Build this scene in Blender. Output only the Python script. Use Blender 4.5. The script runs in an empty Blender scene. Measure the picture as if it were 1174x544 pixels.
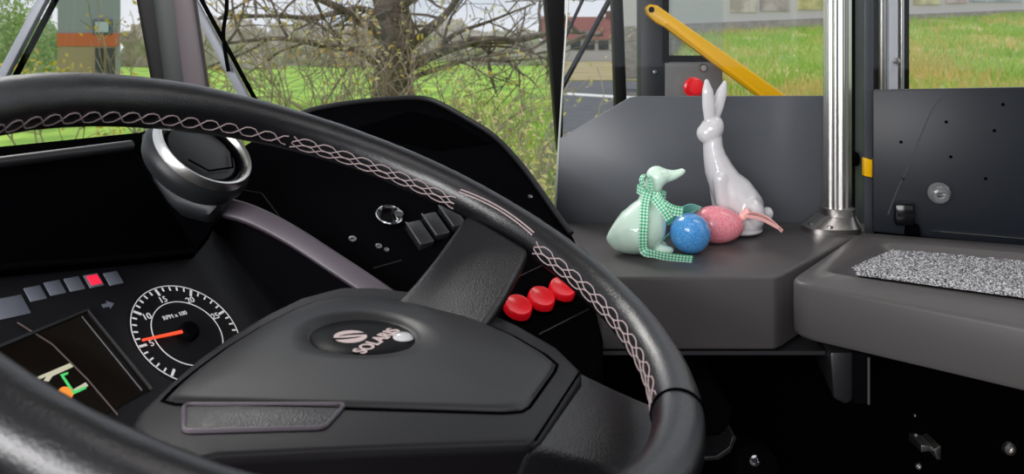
import bpy, bmesh, math, random
from mathutils import Vector as V, Matrix, noise

# ------------------------------------------------------------------ camera, world, light
C = bpy.context.scene.collection
S = bpy.context.scene
EYE = 1.8                        # camera height above the ground outside
F, CU, CV = 950.0, 587.0, 50.0   # focal length and horizon of the 1174x544 photograph, in pixels
cd = bpy.data.cameras.new('camera')
cam = bpy.data.objects.new('camera', cd); C.objects.link(cam)
cd.sensor_width = 36; cd.lens = 36*F/1174
cd.shift_y = -(272-CV)/1174
cd.clip_start = .02; cd.clip_end = 600
cam.location = (0, 0, EYE); cam.rotation_euler = (math.pi/2, 0, 0)
cd.dof.use_dof = True; cd.dof.focus_distance = .95; cd.dof.aperture_fstop = 15
S.camera = cam
S.view_settings.view_transform = 'Standard'; S.view_settings.look = 'None'
S.view_settings.exposure = 0.0; S.view_settings.gamma = 1
S.view_settings.use_curve_mapping = False

def srgb(r, g, b):
    f = lambda c: (c/255/12.92 if c/255 <= .04045 else ((c/255+.055)/1.055)**2.4)
    return (f(r), f(g), f(b), 1)

w = bpy.data.worlds.new('overcast_sky'); S.world = w; w.use_nodes = True
nt = w.node_tree; nt.nodes.clear()
out = nt.nodes.new('ShaderNodeOutputWorld'); bg = nt.nodes.new('ShaderNodeBackground')
tc = nt.nodes.new('ShaderNodeTexCoord'); mp = nt.nodes.new('ShaderNodeMapping')
nz = nt.nodes.new('ShaderNodeTexNoise'); rp = nt.nodes.new('ShaderNodeValToRGB')
mp.inputs['Scale'].default_value = (1, 1, 3)
nz.inputs['Scale'].default_value = 2.5; nz.inputs['Detail'].default_value = 4
rp.color_ramp.elements[0].color = (.60, .67, .76, 1); rp.color_ramp.elements[0].position = .35
rp.color_ramp.elements[1].color = (.86, .88, .92, 1); rp.color_ramp.elements[1].position = .62
nt.links.new(tc.outputs['Generated'], mp.inputs[0]); nt.links.new(mp.outputs[0], nz.inputs['Vector'])
nt.links.new(nz.outputs['Fac'], rp.inputs[0]); nt.links.new(rp.outputs[0], bg.inputs['Color'])
nt.links.new(bg.outputs[0], out.inputs[0])
bg.inputs['Strength'].default_value = 1.0

sun_d = bpy.data.lights.new('sun', 'SUN'); sun_d.energy = 1.6; sun_d.angle = .35
sun_d.color = (1, .97, .92)
sun = bpy.data.objects.new('sun', sun_d); C.objects.link(sun)
sun.rotation_euler = (math.radians(48), 0, math.radians(-150))

def area(name, loc, target, sx, sy, power, color=(1, 1, 1)):
    d = bpy.data.lights.new(name, 'AREA'); d.shape = 'RECTANGLE'; d.size = sx; d.size_y = sy
    d.energy = power; d.color = color
    o = bpy.data.objects.new(name, d); C.objects.link(o)
    o.location = V(loc)+V((0, 0, EYE))
    o.rotation_euler = (V(target)-V(loc)).to_track_quat('-Z', 'Y').to_euler()
    return o
# daylight coming through the driver's side window, behind and to the left of the camera
area('driver_window_daylight', (-.9, -1.1, .28), (.25, .9, -.25), 1.5, .8, 46, (1, .98, .99))
# added fill light below the cab ceiling, lifts the interior
area('cab_overhead_fill', (.35, .30, .82), (.35, .30, 0), .9, .5, 2.5, (1, .95, .96))
# added fill light over the entrance, brightens the yellow handrail
area('entrance_fill', (1.0, 1.1, .82), (.95, 1.5, 0), .7, .3, 5, (1, .98, .96))

# ------------------------------------------------------------------ helpers
UP = V((0, 0, EYE))
def ray(u, v): return V(((u-CU)/F, 1, (CV-v)/F))
def at(u, v, Y): return ray(u, v)*Y
def on(u, v, p, n, h=0):
    d = ray(u, v); n = n.normalized()
    return d*(((V(p)+n*h).dot(n))/d.dot(n))

def mat(name, col, rough=.5, metal=0, bump=0, bscale=300, kind='noise', col2=None, cscale=20, coat=0,
        emit=0, spec=.5, detail=4, cw=(.4, .6), trans=0, bdist=.001):
    m = bpy.data.materials.new(name); m.use_nodes = True
    t = m.node_tree; b = t.nodes['Principled BSDF']
    c = col if len(col) == 4 else (*col, 1)
    b.inputs['Base Color'].default_value = c
    b.inputs['Roughness'].default_value = rough; b.inputs['Metallic'].default_value = metal
    b.inputs['Coat Weight'].default_value = coat; b.inputs['Coat Roughness'].default_value = .08
    b.inputs['Specular IOR Level'].default_value = spec
    b.inputs['Transmission Weight'].default_value = trans
    if emit:
        b.inputs['Emission Color'].default_value = c; b.inputs['Emission Strength'].default_value = emit
    co = t.nodes.new('ShaderNodeTexCoord')
    if col2 is not None:
        n = t.nodes.new('ShaderNodeTexNoise'); n.inputs['Scale'].default_value = cscale
        n.inputs['Detail'].default_value = detail
        r = t.nodes.new('ShaderNodeValToRGB')
        r.color_ramp.elements[0].position = cw[0]; r.color_ramp.elements[1].position = cw[1]
        r.color_ramp.elements[0].color = c
        r.color_ramp.elements[1].color = col2 if len(col2) == 4 else (*col2, 1)
        t.links.new(co.outputs['Object'], n.inputs['Vector'])
        t.links.new(n.outputs['Fac'], r.inputs[0]); t.links.new(r.outputs[0], b.inputs['Base Color'])
        if emit: t.links.new(r.outputs[0], b.inputs['Emission Color'])
    if bump:
        if kind == 'voronoi':
            n = t.nodes.new('ShaderNodeTexVoronoi'); n.inputs['Scale'].default_value = bscale; o = n.outputs['Distance']
        else:
            n = t.nodes.new('ShaderNodeTexNoise'); n.inputs['Scale'].default_value = bscale
            n.inputs['Detail'].default_value = 3; o = n.outputs['Fac']
        k = t.nodes.new('ShaderNodeBump'); k.inputs['Strength'].default_value = bump
        k.inputs['Distance'].default_value = bdist
        t.links.new(co.outputs['Object'], n.inputs['Vector'])
        t.links.new(o, k.inputs['Height']); t.links.new(k.outputs[0], b.inputs['Normal'])
    return m

def stretch(m, sc):
    t = m.node_tree; co = [n for n in t.nodes if n.type == 'TEX_COORD'][0]
    mp = t.nodes.new('ShaderNodeMapping'); mp.inputs['Scale'].default_value = sc
    for l in list(co.outputs['Object'].links):
        k = l.to_socket; t.links.new(mp.outputs[0], k)
    t.links.new(co.outputs['Object'], mp.inputs[0])
    return m
def glass(name, tint=(1, 1, 1, 1), fac=.05):
    m = bpy.data.materials.new(name); m.use_nodes = True
    t = m.node_tree; t.nodes.clear()
    o = t.nodes.new('ShaderNodeOutputMaterial'); a = t.nodes.new('ShaderNodeBsdfTransparent')
    g = t.nodes.new('ShaderNodeBsdfGlossy'); x = t.nodes.new('ShaderNodeMixShader')
    a.inputs[0].default_value = tint; g.inputs['Roughness'].default_value = .02
    x.inputs[0].default_value = fac
    t.links.new(a.outputs[0], x.inputs[1]); t.links.new(g.outputs[0], x.inputs[2])
    t.links.new(x.outputs[0], o.inputs[0])
    return m

def smooth_by_angle(me, deg=40):
    for p in me.polygons: p.use_smooth = True
    me.set_sharp_from_angle(angle=math.radians(deg))

def obj(name, bm, m=None, parent=None, deg=40, recalc=True):
    """link a bmesh (camera-relative coordinates) as one mesh object with its origin at its base, or at its parent"""
    if recalc: bmesh.ops.recalc_face_normals(bm, faces=bm.faces[:])
    for v in bm.verts: v.co += UP
    if parent is None:
        xs = [v.co for v in bm.verts]
        o0 = V(((min(c.x for c in xs)+max(c.x for c in xs))/2, (min(c.y for c in xs)+max(c.y for c in xs))/2, min(c.z for c in xs)))
    else:
        o0 = V(parent.get('_o', (0, 0, 0)))
    for v in bm.verts: v.co -= o0
    me = bpy.data.meshes.new(name); bm.to_mesh(me); bm.free()
    smooth_by_angle(me, deg)
    ob = bpy.data.objects.new(name, me); C.objects.link(ob)
    if m is not None:
        for q in (m if isinstance(m, (list, tuple)) else [m]): me.materials.append(q)
    if parent is None: ob.location = o0
    else: ob.parent = parent
    ob['_o'] = tuple(o0)
    return ob

def tag(o, label=None, cat=None, group=None, kind=None):
    if label: o['label'] = label
    if cat: o['category'] = cat
    if group: o['group'] = group
    if kind: o['kind'] = kind
    return o
def struct(name, bm, m, label=None, deg=40):
    o = obj(name, bm, m, None, deg); o['kind'] = 'structure'
    if label: o['label'] = label
    return o
def thing(name, label, cat, loc, group=None):
    o = bpy.data.objects.new(name, None); C.objects.link(o)
    p = V(loc)+UP; o.location = p; o['_o'] = tuple(p); o.empty_display_size = .05
    return tag(o, label, cat, group)

def bevel(bm, width, seg=2, deg=30, edges=None):
    bmesh.ops.recalc_face_normals(bm, faces=bm.faces[:])
    es = edges or [e for e in bm.edges if len(e.link_faces) == 2 and e.calc_face_angle(0) > math.radians(deg)]
    bmesh.ops.bevel(bm, geom=es, offset=width, segments=seg, profile=.5, affect='EDGES', clamp_overlap=True)
    return bm
def prism(pts, ext, bev=0, seg=2, bm=None):
    """solid from a polygon swept along ext"""
    own = bm is None; b = bmesh.new()
    vs = [b.verts.new(p) for p in pts]; f = b.faces.new(vs)
    r = bmesh.ops.extrude_face_region(b, geom=[f])
    for e in r['geom']:
        if isinstance(e, bmesh.types.BMVert): e.co += V(ext)
    bmesh.ops.recalc_face_normals(b, faces=b.faces[:])
    if bev: bevel(b, bev, seg)
    return b if own else merge(bm, b)
def merge(bm, b):
    me = bpy.data.meshes.new('tmp'); b.to_mesh(me); b.free(); bm.from_mesh(me); bpy.data.meshes.remove(me)
    return bm
def box(c, sx, sy, sz, bev=0, rot=None, bm=None):
    b = bmesh.new(); bmesh.ops.create_cube(b, size=1)
    M = Matrix.Translation(V(c)) @ (rot or Matrix()) @ Matrix.Diagonal((sx, sy, sz, 1))
    bmesh.ops.transform(b, matrix=M, verts=b.verts)
    if bev: bevel(b, bev)
    return b if bm is None else merge(bm, b)
def frame_of(n, xhint=None):
    n = V(n).normalized(); x = V(xhint) if xhint is not None else V((1, 0, 0))
    x = (x-n*x.dot(n)).normalized(); y = n.cross(x)
    return x, y, n
def lathe(prof, c, n, seg=48, xhint=None, bm=None, closed=False):
    """revolve (radius, height) profile about axis n through c"""
    x, y, n = frame_of(n, xhint); b = bm or bmesh.new(); rings = []
    for r, h in prof:
        if r < 1e-6: rings.append([b.verts.new(V(c)+n*h)])
        else: rings.append([b.verts.new(V(c)+n*h+(x*math.cos(a)+y*math.sin(a))*r) for a in [2*math.pi*k/seg for k in range(seg)]])
    pairs = list(zip(rings, rings[1:]))
    if closed: pairs.append((rings[-1], rings[0]))
    for A, B in pairs:
        for k in range(seg):
            k2 = (k+1) % seg
            if len(A) == 1 and len(B) == 1: continue
            if len(A) == 1: b.faces.new([A[0], B[k], B[k2]])
            elif len(B) == 1: b.faces.new([A[k], A[k2], B[0]])
            else: b.faces.new([A[k], A[k2], B[k2], B[k]])
    return b
def tube(pts, r, seg=8, bm=None, closed=False, cap=True):
    b = bm or bmesh.new(); pts = [V(p) for p in pts]; n = len(pts)
    rr = r if isinstance(r, (list, tuple)) else [r]*n
    rings = []; ref = None
    for i, p in enumerate(pts):
        a = pts[i-1] if (i or closed) else p; c = pts[(i+1) % n] if (i < n-1 or closed) else p
        t = (c-a).normalized() if (c-a).length > 1e-9 else V((0, 0, 1))
        if ref is None:
            ref = t.orthogonal().normalized()
        ref = (ref-t*ref.dot(t)); ref = ref.normalized() if ref.length > 1e-6 else t.orthogonal().normalized()
        s = t.cross(ref)
        rings.append([b.verts.new(p+(ref*math.cos(q)+s*math.sin(q))*rr[i]) for q in [2*math.pi*k/seg for k in range(seg)]])
    idx = list(range(n-1)) + ([n-1] if closed else [])
    for i in idx:
        A, B = rings[i], rings[(i+1) % n]
        for k in range(seg): b.faces.new([A[k], A[(k+1) % seg], B[(k+1) % seg], B[k]])
    if cap and not closed:
        b.faces.new(rings[0][::-1]); b.faces.new(rings[-1])
    return b
def spline(pts, n=8):
    """Catmull-Rom through the points"""
    pts = [V(p) for p in pts]; o = []
    for i in range(len(pts)-1):
        p0 = pts[max(i-1, 0)]; p1 = pts[i]; p2 = pts[i+1]; p3 = pts[min(i+2, len(pts)-1)]
        for k in range(n):
            t = k/n
            o.append(.5*((2*p1)+(p2-p0)*t+(2*p0-5*p1+4*p2-p3)*t*t+(3*p1-p0-3*p2+p3)*t**3))
    return o+[pts[-1]]
# rounded loops, counter-clockwise from the front left corner
def rounded(poly, rads, n=6):
    o = []
    for i, p in enumerate(poly):
        a = poly[i-1]; c = poly[(i+1) % len(poly)]; r = rads[i]
        u_ = (a-p).normalized(); w_ = (c-p).normalized()
        for k in range(n):
            t = k/(n-1); o.append((p+u_*r)*(1-t)**2+p*2*t*(1-t)+(p+w_*r)*t*t)
    return o
def blob(parts, voxel, smooth=6, fac=.5):
    """one continuous surface from ellipsoids (centre, radii, rotation) fused by a voxel remesh"""
    b = bmesh.new()
    for c, r, rot in parts:
        M = Matrix.Translation(V(c)) @ (rot or Matrix()) @ Matrix.Diagonal((*r, 1))
        bmesh.ops.create_icosphere(b, subdivisions=3, radius=1, matrix=M)
    me = bpy.data.meshes.new('tmp'); b.to_mesh(me); b.free()
    o = bpy.data.objects.new('tmp', me); C.objects.link(o)
    m = o.modifiers.new('r', 'REMESH'); m.mode = 'VOXEL'; m.voxel_size = voxel
    s = o.modifiers.new('s', 'SMOOTH'); s.iterations = smooth; s.factor = fac
    dg = bpy.context.evaluated_depsgraph_get(); dg.update()
    e = bpy.data.meshes.new_from_object(o.evaluated_get(dg))
    r = bmesh.new(); r.from_mesh(e)
    bpy.data.objects.remove(o); bpy.data.meshes.remove(me); bpy.data.meshes.remove(e)
    return r
def chain(pts, radii, n=6):
    o = []
    for i in range(len(pts)-1):
        for k in range(n):
            t = k/n; r = [a+(c-a)*t for a, c in zip(radii[i], radii[i+1])]
            o.append((V(pts[i]).lerp(V(pts[i+1]), t), r, None))
    return o+[(V(pts[-1]), radii[-1], None)]
def text(s, size, c, x, y, ext=.0002, align='CENTER', bold=0, bm=None):
    cu = bpy.data.curves.new('t', 'FONT'); cu.body = s; cu.size = size; cu.extrude = ext; cu.offset = bold
    cu.align_x = align; cu.align_y = 'CENTER'
    o = bpy.data.objects.new('t', cu); C.objects.link(o)
    dg = bpy.context.evaluated_depsgraph_get(); dg.update()
    e = bpy.data.meshes.new_from_object(o.evaluated_get(dg))
    b = bmesh.new(); b.from_mesh(e)
    bpy.data.objects.remove(o); bpy.data.curves.remove(cu); bpy.data.meshes.remove(e)
    x = V(x).normalized(); y = V(y).normalized(); z = x.cross(y)
    for v in b.verts: v.co = V(c)+x*v.co.x+y*v.co.y+z*v.co.z
    return b if bm is None else merge(bm, b)
def ribbon(pts, sides, width, th=.0006, n=8, bm=None):
    """cloth strip with uv in metres: u along, v across"""
    P = spline(pts, n); Sd = spline(sides, n); b = bm or bmesh.new()
    uv = b.loops.layers.uv.verify(); L = 0; rows = []
    for i, p in enumerate(P):
        t = (P[min(i+1, len(P)-1)]-P[max(i-1, 0)]).normalized()
        s = (Sd[i]-t*Sd[i].dot(t)).normalized(); k = t.cross(s)*th/2
        if i: L += (p-P[i-1]).length
        rows.append(([b.verts.new(p-s*width/2+k), b.verts.new(p+s*width/2+k), b.verts.new(p+s*width/2-k), b.verts.new(p-s*width/2-k)], L))
    for (A, la), (B, lb) in zip(rows, rows[1:]):
        for k in range(4):
            f = b.faces.new([A[k], A[(k+1) % 4], B[(k+1) % 4], B[k]])
            vv = [0, width, width, 0]
            for lp, q in zip(f.loops, ((la, vv[k]), (la, vv[(k+1) % 4]), (lb, vv[(k+1) % 4]), (lb, vv[k]))): lp[uv].uv = q
    b.faces.new(rows[0][0][::-1]); b.faces.new(rows[-1][0])
    return b
def wall(pts, th, n):  # flat plate from polygon
    return prism(pts, V(n).normalized()*th)

R = random.Random(7)
# ------------------------------------------------------------------ materials
M = {}
M['leather'] = mat('black_leather', (.004, .0038, .0055), .34, bump=.32, bscale=640, kind='noise', bdist=.0007, spec=.8)
M['leather_fine'] = mat('grained_leather', (.014, .013, .015), .38, bump=.5, bscale=750, kind='voronoi', bdist=.0005, spec=.8)
M['hub'] = mat('soft_black_plastic', (.016, .016, .018), .42, bump=.12, bscale=900, bdist=.0004, spec=.5)
M['dash'] = mat('matt_black_dash_plastic', (.0035, .0034, .0042), .5, bump=.2, bscale=900, bdist=.0004, spec=0)
M['black'] = mat('deep_black_plastic', (.0015, .0015, .002), .6, spec=0)
M['blackgloss'] = mat('glossy_black_plastic', (.004, .004, .005), .15, spec=.35)
M['thread'] = mat('pale_thread', srgb(178, 160, 160), .8)
M['hubdark'] = mat('dark_hub_plastic', (.007, .006, .008), .42, bump=.12, bscale=900, bdist=.0004, spec=.3)
M['shelf'] = mat('grey_moulded_plastic', srgb(82, 79, 79), .40, bump=.12, bscale=700, bdist=.0004, spec=.3)
M['panelgrey'] = mat('grey_printed_panel', srgb(88, 91, 96), .35, spec=.4)
M['panelblue'] = mat('blue_black_panel', srgb(25, 29, 35), .4, spec=.3, col2=srgb(29, 33, 40), cscale=6)
M['chrome'] = mat('chrome', (.75, .75, .76), .12, 1)
M['badge'] = mat('badge_black', (.004, .004, .005), .35, spec=.06)
M['trimstrip'] = mat('grey_trim_strip', srgb(92, 84, 92), .35)
M['steel'] = mat('brushed_steel', (.74, .72, .69), .3, 1, bump=.15, bscale=200, bdist=.0003)
M['castmetal'] = mat('cast_metal', (.55, .52, .49), .3, 1)
M['dark_steel'] = mat('dark_screw_metal', (.25, .25, .27), .35, 1)
M['frame'] = mat('door_frame_dark', srgb(38, 41, 46), .45)
M['pillarblack'] = mat('pillar_gasket', (.004, .004, .004), .5, spec=.2)
M['pillargrey'] = mat('pillar_cover_grey', srgb(86, 76, 80), .5)
M['pillargreen'] = mat('pillar_side_grey', srgb(34, 39, 38), .5)
M['yellow'] = mat('yellow_powder_coat', srgb(250, 190, 4), .4)
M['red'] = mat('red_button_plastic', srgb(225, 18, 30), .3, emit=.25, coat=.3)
M['redlamp'] = mat('lit_red_lamp', srgb(235, 40, 70), .4, emit=.8)
M['grey_ind'] = mat('grey_indicator_window', srgb(112, 116, 128), .4)
M['white'] = mat('white_ceramic_glaze', srgb(214, 212, 214), .14, coat=.6)
M['mint'] = mat('mint_ceramic_glaze', srgb(222, 248, 230), .14, coat=.6)
M['blueegg'] = mat('blue_glitter_egg', srgb(66, 140, 212), .25, col2=srgb(96, 172, 234), cscale=620, cw=(.4, .6), coat=.5, bump=.2, bscale=300, bdist=.0004)
M['pinkegg'] = mat('pink_speckled_egg', srgb(240, 132, 146), .35, col2=srgb(246, 160, 170), cscale=380, cw=(.42, .58), coat=.3)
M['pinkribbon'] = mat('pink_ribbon', srgb(250, 190, 182), .45)
M['whitemark'] = mat('white_print', (.75, .75, .76), .6, emit=.25)
M['emblem'] = mat('rose_silver_emblem', srgb(222, 200, 198), .4, emit=.1)
M['needle'] = mat('orange_red_needle', (.9, .07, .02), .4, emit=.8)
M['screen'] = mat('dark_screen', (.010, .007, .005), .12, spec=.3)
M['amber'] = mat('amber_lamp', (.8, .25, .03), .4, emit=.7)
M['green'] = mat('green_lamp', (.06, .5, .12), .4, emit=.7)
M['cream'] = mat('cream_screen_line', srgb(200, 196, 170), .5, emit=.4)
M['glass'] = glass('clear_glass', fac=.018)
M['glass_dim'] = glass('tinted_glass', (.86, .9, .9, 1), .05)
M['clearknob'] = mat('clear_plastic', (.9, .92, .94), .08, trans=.85)
M['ceil'] = mat('light_grey_ceiling', (.35, .35, .36), .8)

def gingham():
    m = bpy.data.materials.new('green_gingham'); m.use_nodes = True
    t = m.node_tree; b = t.nodes['Principled BSDF']; b.inputs['Roughness'].default_value = .7
    uv = t.nodes.new('ShaderNodeUVMap'); sp = t.nodes.new('ShaderNodeSeparateXYZ')
    t.links.new(uv.outputs[0], sp.inputs[0]); o = []
    for ax in (0, 1):
        a = t.nodes.new('ShaderNodeMath'); a.operation = 'MULTIPLY'; a.inputs[1].default_value = 1/.0034
        f = t.nodes.new('ShaderNodeMath'); f.operation = 'FRACT'; g = t.nodes.new('ShaderNodeMath'); g.operation = 'GREATER_THAN'; g.inputs[1].default_value = .5
        t.links.new(sp.outputs[ax], a.inputs[0]); t.links.new(a.outputs[0], f.inputs[0]); t.links.new(f.outputs[0], g.inputs[0]); o.append(g)
    s = t.nodes.new('ShaderNodeMath'); s.operation = 'ADD'; t.links.new(o[0].outputs[0], s.inputs[0]); t.links.new(o[1].outputs[0], s.inputs[1])
    h = t.nodes.new('ShaderNodeMath'); h.operation = 'MULTIPLY'; h.inputs[1].default_value = .5; t.links.new(s.outputs[0], h.inputs[0])
    r = t.nodes.new('ShaderNodeValToRGB'); t.links.new(h.outputs[0], r.inputs[0])
    r.color_ramp.interpolation = 'CONSTANT'
    e = r.color_ramp.elements; e[0].color = srgb(240, 250, 244); e[1].position = .8; e[1].color = srgb(30, 172, 108)
    k = e.new(.3); k.color = srgb(134, 216, 176)
    t.links.new(r.outputs[0], b.inputs['Base Color'])
    return m
M['gingham'] = gingham()
M['teal'] = mat('sheer_teal_ribbon', srgb(150, 226, 210), .5, trans=.15)

# ------------------------------------------------------------------ outside: ground, bank, road
G = -EYE
M['grass'] = mat('spring_grass', srgb(112, 158, 34), .9, col2=srgb(166, 206, 70), cscale=.9, detail=8, bump=.6, bscale=6, bdist=.2)
M['bank'] = mat('bank_grass', srgb(132, 164, 74), .9, col2=srgb(204, 186, 128), cscale=1.1, detail=12, cw=(.40, .68), bump=.7, bscale=5, bdist=.2)
stretch(M['bank'], (1, .22, 1)); stretch(M['grass'], (1, .5, 1))
M['road'] = mat('asphalt', srgb(72, 75, 82), .8, col2=srgb(82, 85, 92), cscale=2)
M['soil'] = mat('dry_field', srgb(170, 150, 112), .9, col2=srgb(146, 140, 92), cscale=.3)
bm = bmesh.new()
nx, ny = 60, 60
grid = [[None]*(ny+1) for _ in range(nx+1)]
for i in range(nx+1):
    for j in range(ny+1):
        x = -140+280*i/nx; y = -30+230*j/ny
        grid[i][j] = bm.verts.new((x, y, G+.05*noise.noise(V((x*.2, y*.2, 0)))))
for i in range(nx):
    for j in range(ny): bm.faces.new([grid[i][j], grid[i+1][j], grid[i+1][j+1], grid[i][j+1]])
struct('ground', bm, M['grass'])
# grassy bank rising to the right, seen through the door
bm = bmesh.new(); rows = []
NX, NY = 70, 40
for j in range(NY+1):
    t = j/NY; Y = 7+25*t; row = []
    for i in range(NX+1):
        s = i/NX
        X = .165*Y+s*(26+8*t)
        ease = min(1, s*22)
        z = G+(.45+(1.62+1.15*min(1, s*1.9))*t)*ease+.10*noise.noise(V((X*.5, Y*.5, 3)))+.05*noise.noise(V((X*1.7, Y*1.7, 5)))-.12*(1-ease)
        row.append(bm.verts.new((X, Y, z)))
    rows.append(row)
for a, b in zip(rows, rows[1:]):
    for i in range(NX): bm.faces.new([a[i], a[i+1], b[i+1], b[i]])
struct('grass_bank', bm, M['bank'])
def gp(u, v, dz=.0):  # pixel to a point on the level ground
    d = ray(u, v); return d*((G+dz)/d.z)
bm = prism([gp(600, 235, .03), gp(740, 235, .03), gp(775, 140, .03), gp(762, 93, .03), gp(646, 93, .03)], (0, 0, -.05))
struct('road', bm, M['road'])
bm = prism([V((-14, -29, G+.03)), V((14, -29, G+.03)), V((14, 5.2, G+.03)), V((-14, 5.2, G+.03))], (0, 0, -.05))
struct('bus_bay', bm, M['road'])
bm = prism([gp(646, 106, .05), gp(770, 113, .05), gp(770, 116, .05), gp(646, 108.5, .05)], (0, 0, -.02))
struct('road_marking', bm, mat('road_paint', (.75, .75, .75), .7))
bm = prism([gp(643, 92, .06), gp(764, 92, .06), gp(758, 66, .06), gp(646, 66, .06)], (0, 0, -.08))
struct('dry_field', bm, M['soil'])

# grass standing on the bank
def bank_z(X, Y):
    t = (Y-7)/25; s_ = (X-.165*Y)/(26+8*t); ease = max(0, min(1, s_*22))
    return G+(.45+(1.62+1.15*min(1, s_*1.9))*t)*ease-.12*(1-ease)
bms = [bmesh.new(), bmesh.new()]
for k in range(26000):
    Y = 7.5+24*R.random()**1.3; X = .185*Y+R.random()*.52*Y
    dry = noise.noise(V((X*.45, Y*.25, 9)))+.5*noise.noise(V((X*1.6, Y*.8, 2)))+(.18-(Y-12)*.03) > .12+R.gauss(0, .15)
    b = bms[1 if dry else 0]; z = bank_z(X, Y)-.03; h = R.uniform(.10, .30)*(1.25 if dry else 1); a = R.uniform(0, 6.28); wdt = R.uniform(.012, .03)
    c_ = V((X, Y, z)); sx_ = V((math.cos(a), math.sin(a)*.4, 0))*wdt
    b.faces.new([b.verts.new(c_-sx_), b.verts.new(c_+sx_), b.verts.new(c_+V((R.gauss(0, .4)*h, R.gauss(0, .3)*h, h)))])
tag(obj('bank_grass', bms[0], mat('green_blades', srgb(158, 198, 80), .8, col2=srgb(190, 214, 110), cscale=.6), None, 10), 'green grass blades growing on the bank beyond the door', 'grass', kind='stuff')
tag(obj('dry_bank_grass', bms[1], mat('dry_blades', srgb(232, 204, 138), .8, col2=srgb(212, 198, 116), cscale=.6), None, 10), 'dry golden grass blades growing on the bank beyond the door', 'grass', kind='stuff')

# longer grass and weeds of the meadow behind the right windscreen
bm = bmesh.new()
for k in range(14000):
    Y = 4.6+20*R.random()**1.6; X = Y*(-.42+.48*R.random()); h = R.uniform(.10, .34); a = R.uniform(0, 6.28); wdt = R.uniform(.006, .016)
    c_ = V((X, Y, G+.03)); sx_ = V((math.cos(a), math.sin(a)*.4, 0))*wdt
    bm.faces.new([bm.verts.new(c_-sx_), bm.verts.new(c_+sx_), bm.verts.new(c_+V((R.gauss(0, .4)*h, R.gauss(0, .3)*h, h)))])
tag(obj('meadow_grass', bm, mat('meadow_blades', srgb(150, 190, 70), .8, col2=srgb(206, 206, 130), cscale=.9), None, 10), 'loose meadow grass growing around the tree behind the right windscreen', 'grass', kind='stuff')

# stone-footed wall with posters on top of the bank
wl = thing('boundary_wall', 'long grey wall with faded posters at the top of the grassy bank', 'wall', (15, 32.4, .2))
def wz(x): return .10+.55*(x-4)/13
xa, xb = 4.0, 30.0
def wband(h0, h1, y, d): return prism([V((xa, y, wz(xa)+h0)), V((xb, y, wz(xb)+h0)), V((xb, y, wz(xb)+h1)), V((xa, y, wz(xa)+h1))], (0, d, 0))
obj('wall_base', wband(-1.5, .55, 31.9, .4), mat('grey_stone', srgb(166, 156, 154), .9, col2=srgb(186, 176, 174), cscale=4), wl)
obj('wall_panel', wband(.55, 3.2, 32.0, .3), mat('pale_hoarding', srgb(222, 216, 218), .8), wl)
for u0, u1, col in ((838, 868, (226, 214, 206)), (872, 905, (205, 190, 190)), (915, 945, (236, 226, 170)), (1048, 1078, (226, 214, 180)), (1085, 1108, (214, 190, 196)), (1112, 1172, (200, 206, 226)), (1182, 1230, (230, 210, 190))):
    a = at(u0, 20, 31.95); c = at(u1, 20, 31.95); m_ = (a.x+c.x)/2
    pm = mat('poster_print', srgb(*[min(255, q+10) for q in col]), .7, col2=srgb(*[max(0, q-36) for q in col]), cscale=1.6)
    obj('poster', box((m_, 31.97, wz(m_)+1.75), c.x-a.x, .06, 1.7), pm, wl)

# ------------------------------------------------------------------ outside: houses
hs = thing('brick_house', 'low brick house with red roof far across the road, left of the yellow bar', 'house', at(676, 66, 85))
obj('wall', box(at(676, 57, 85), 8.5, 6, 2.4), mat('white_render', srgb(205, 200, 198), .9), hs)
a = at(676, 45, 85)
bm = prism([a+V((-4.9, -3.4, 0)), a+V((-4.9, 3.4, 0)), a+V((-4.9, 0, 2.3))], (9.8, 0, 0))
obj('roof', bm, mat('red_tiles', srgb(150, 92, 84), .9, bump=.5, bscale=6, bdist=.05), hs)
obj('chimney', box(a+V((2, 0, 2.2)), .7, .7, 1.4), mat('chimney_brick', srgb(130, 90, 80), .9), hs)
for k in range(3): obj('window', box(at(660+16*k, 52, 81.95), 1.0, .15, .9, .02), mat('dark_pane', (.04, .05, .06), .2), hs)

bl = thing('roadside_building', 'grey building with an orange band and small framed window behind left windscreen', 'building', at(105, 95, 22))
Yb = 22.0
def rect(u0, v0, u1, v1, Y, d): return prism([at(u0, v0, Y), at(u1, v0, Y), at(u1, v1, Y), at(u0, v1, Y)], (0, d, 0))
obj('wall', rect(66, -60, 130, 122, Yb, .4), mat('grey_cladding', srgb(150, 154, 162), .8), bl)
obj('orange_band', rect(65, 38, 131, 53, Yb-.05, .3), mat('orange_cladding', srgb(206, 106, 66), .7), bl)
obj('lower_wall', rect(66, 53, 130, 122, Yb-.03, .2), mat('beige_base', srgb(168, 148, 122), .8), bl)
fr = obj('window_frame', prism([at(106, 22, Yb-.1), at(127, 22, Yb-.1), at(127, 40, Yb-.1), at(106, 40, Yb-.1)], (0, .2, 0), .03), mat('blue_grey_frame', srgb(84, 98, 118), .5), bl)
obj('pane', rect(109, 25, 124, 37, Yb-.12, .05), mat('pale_pane', srgb(186, 194, 204), .2), fr)
for u in (113, 126): obj('door_leaf', rect(u-4, 55, u+4, 120, Yb-.1, .1), mat('dark_door', srgb(70, 70, 74), .6), bl)

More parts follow.
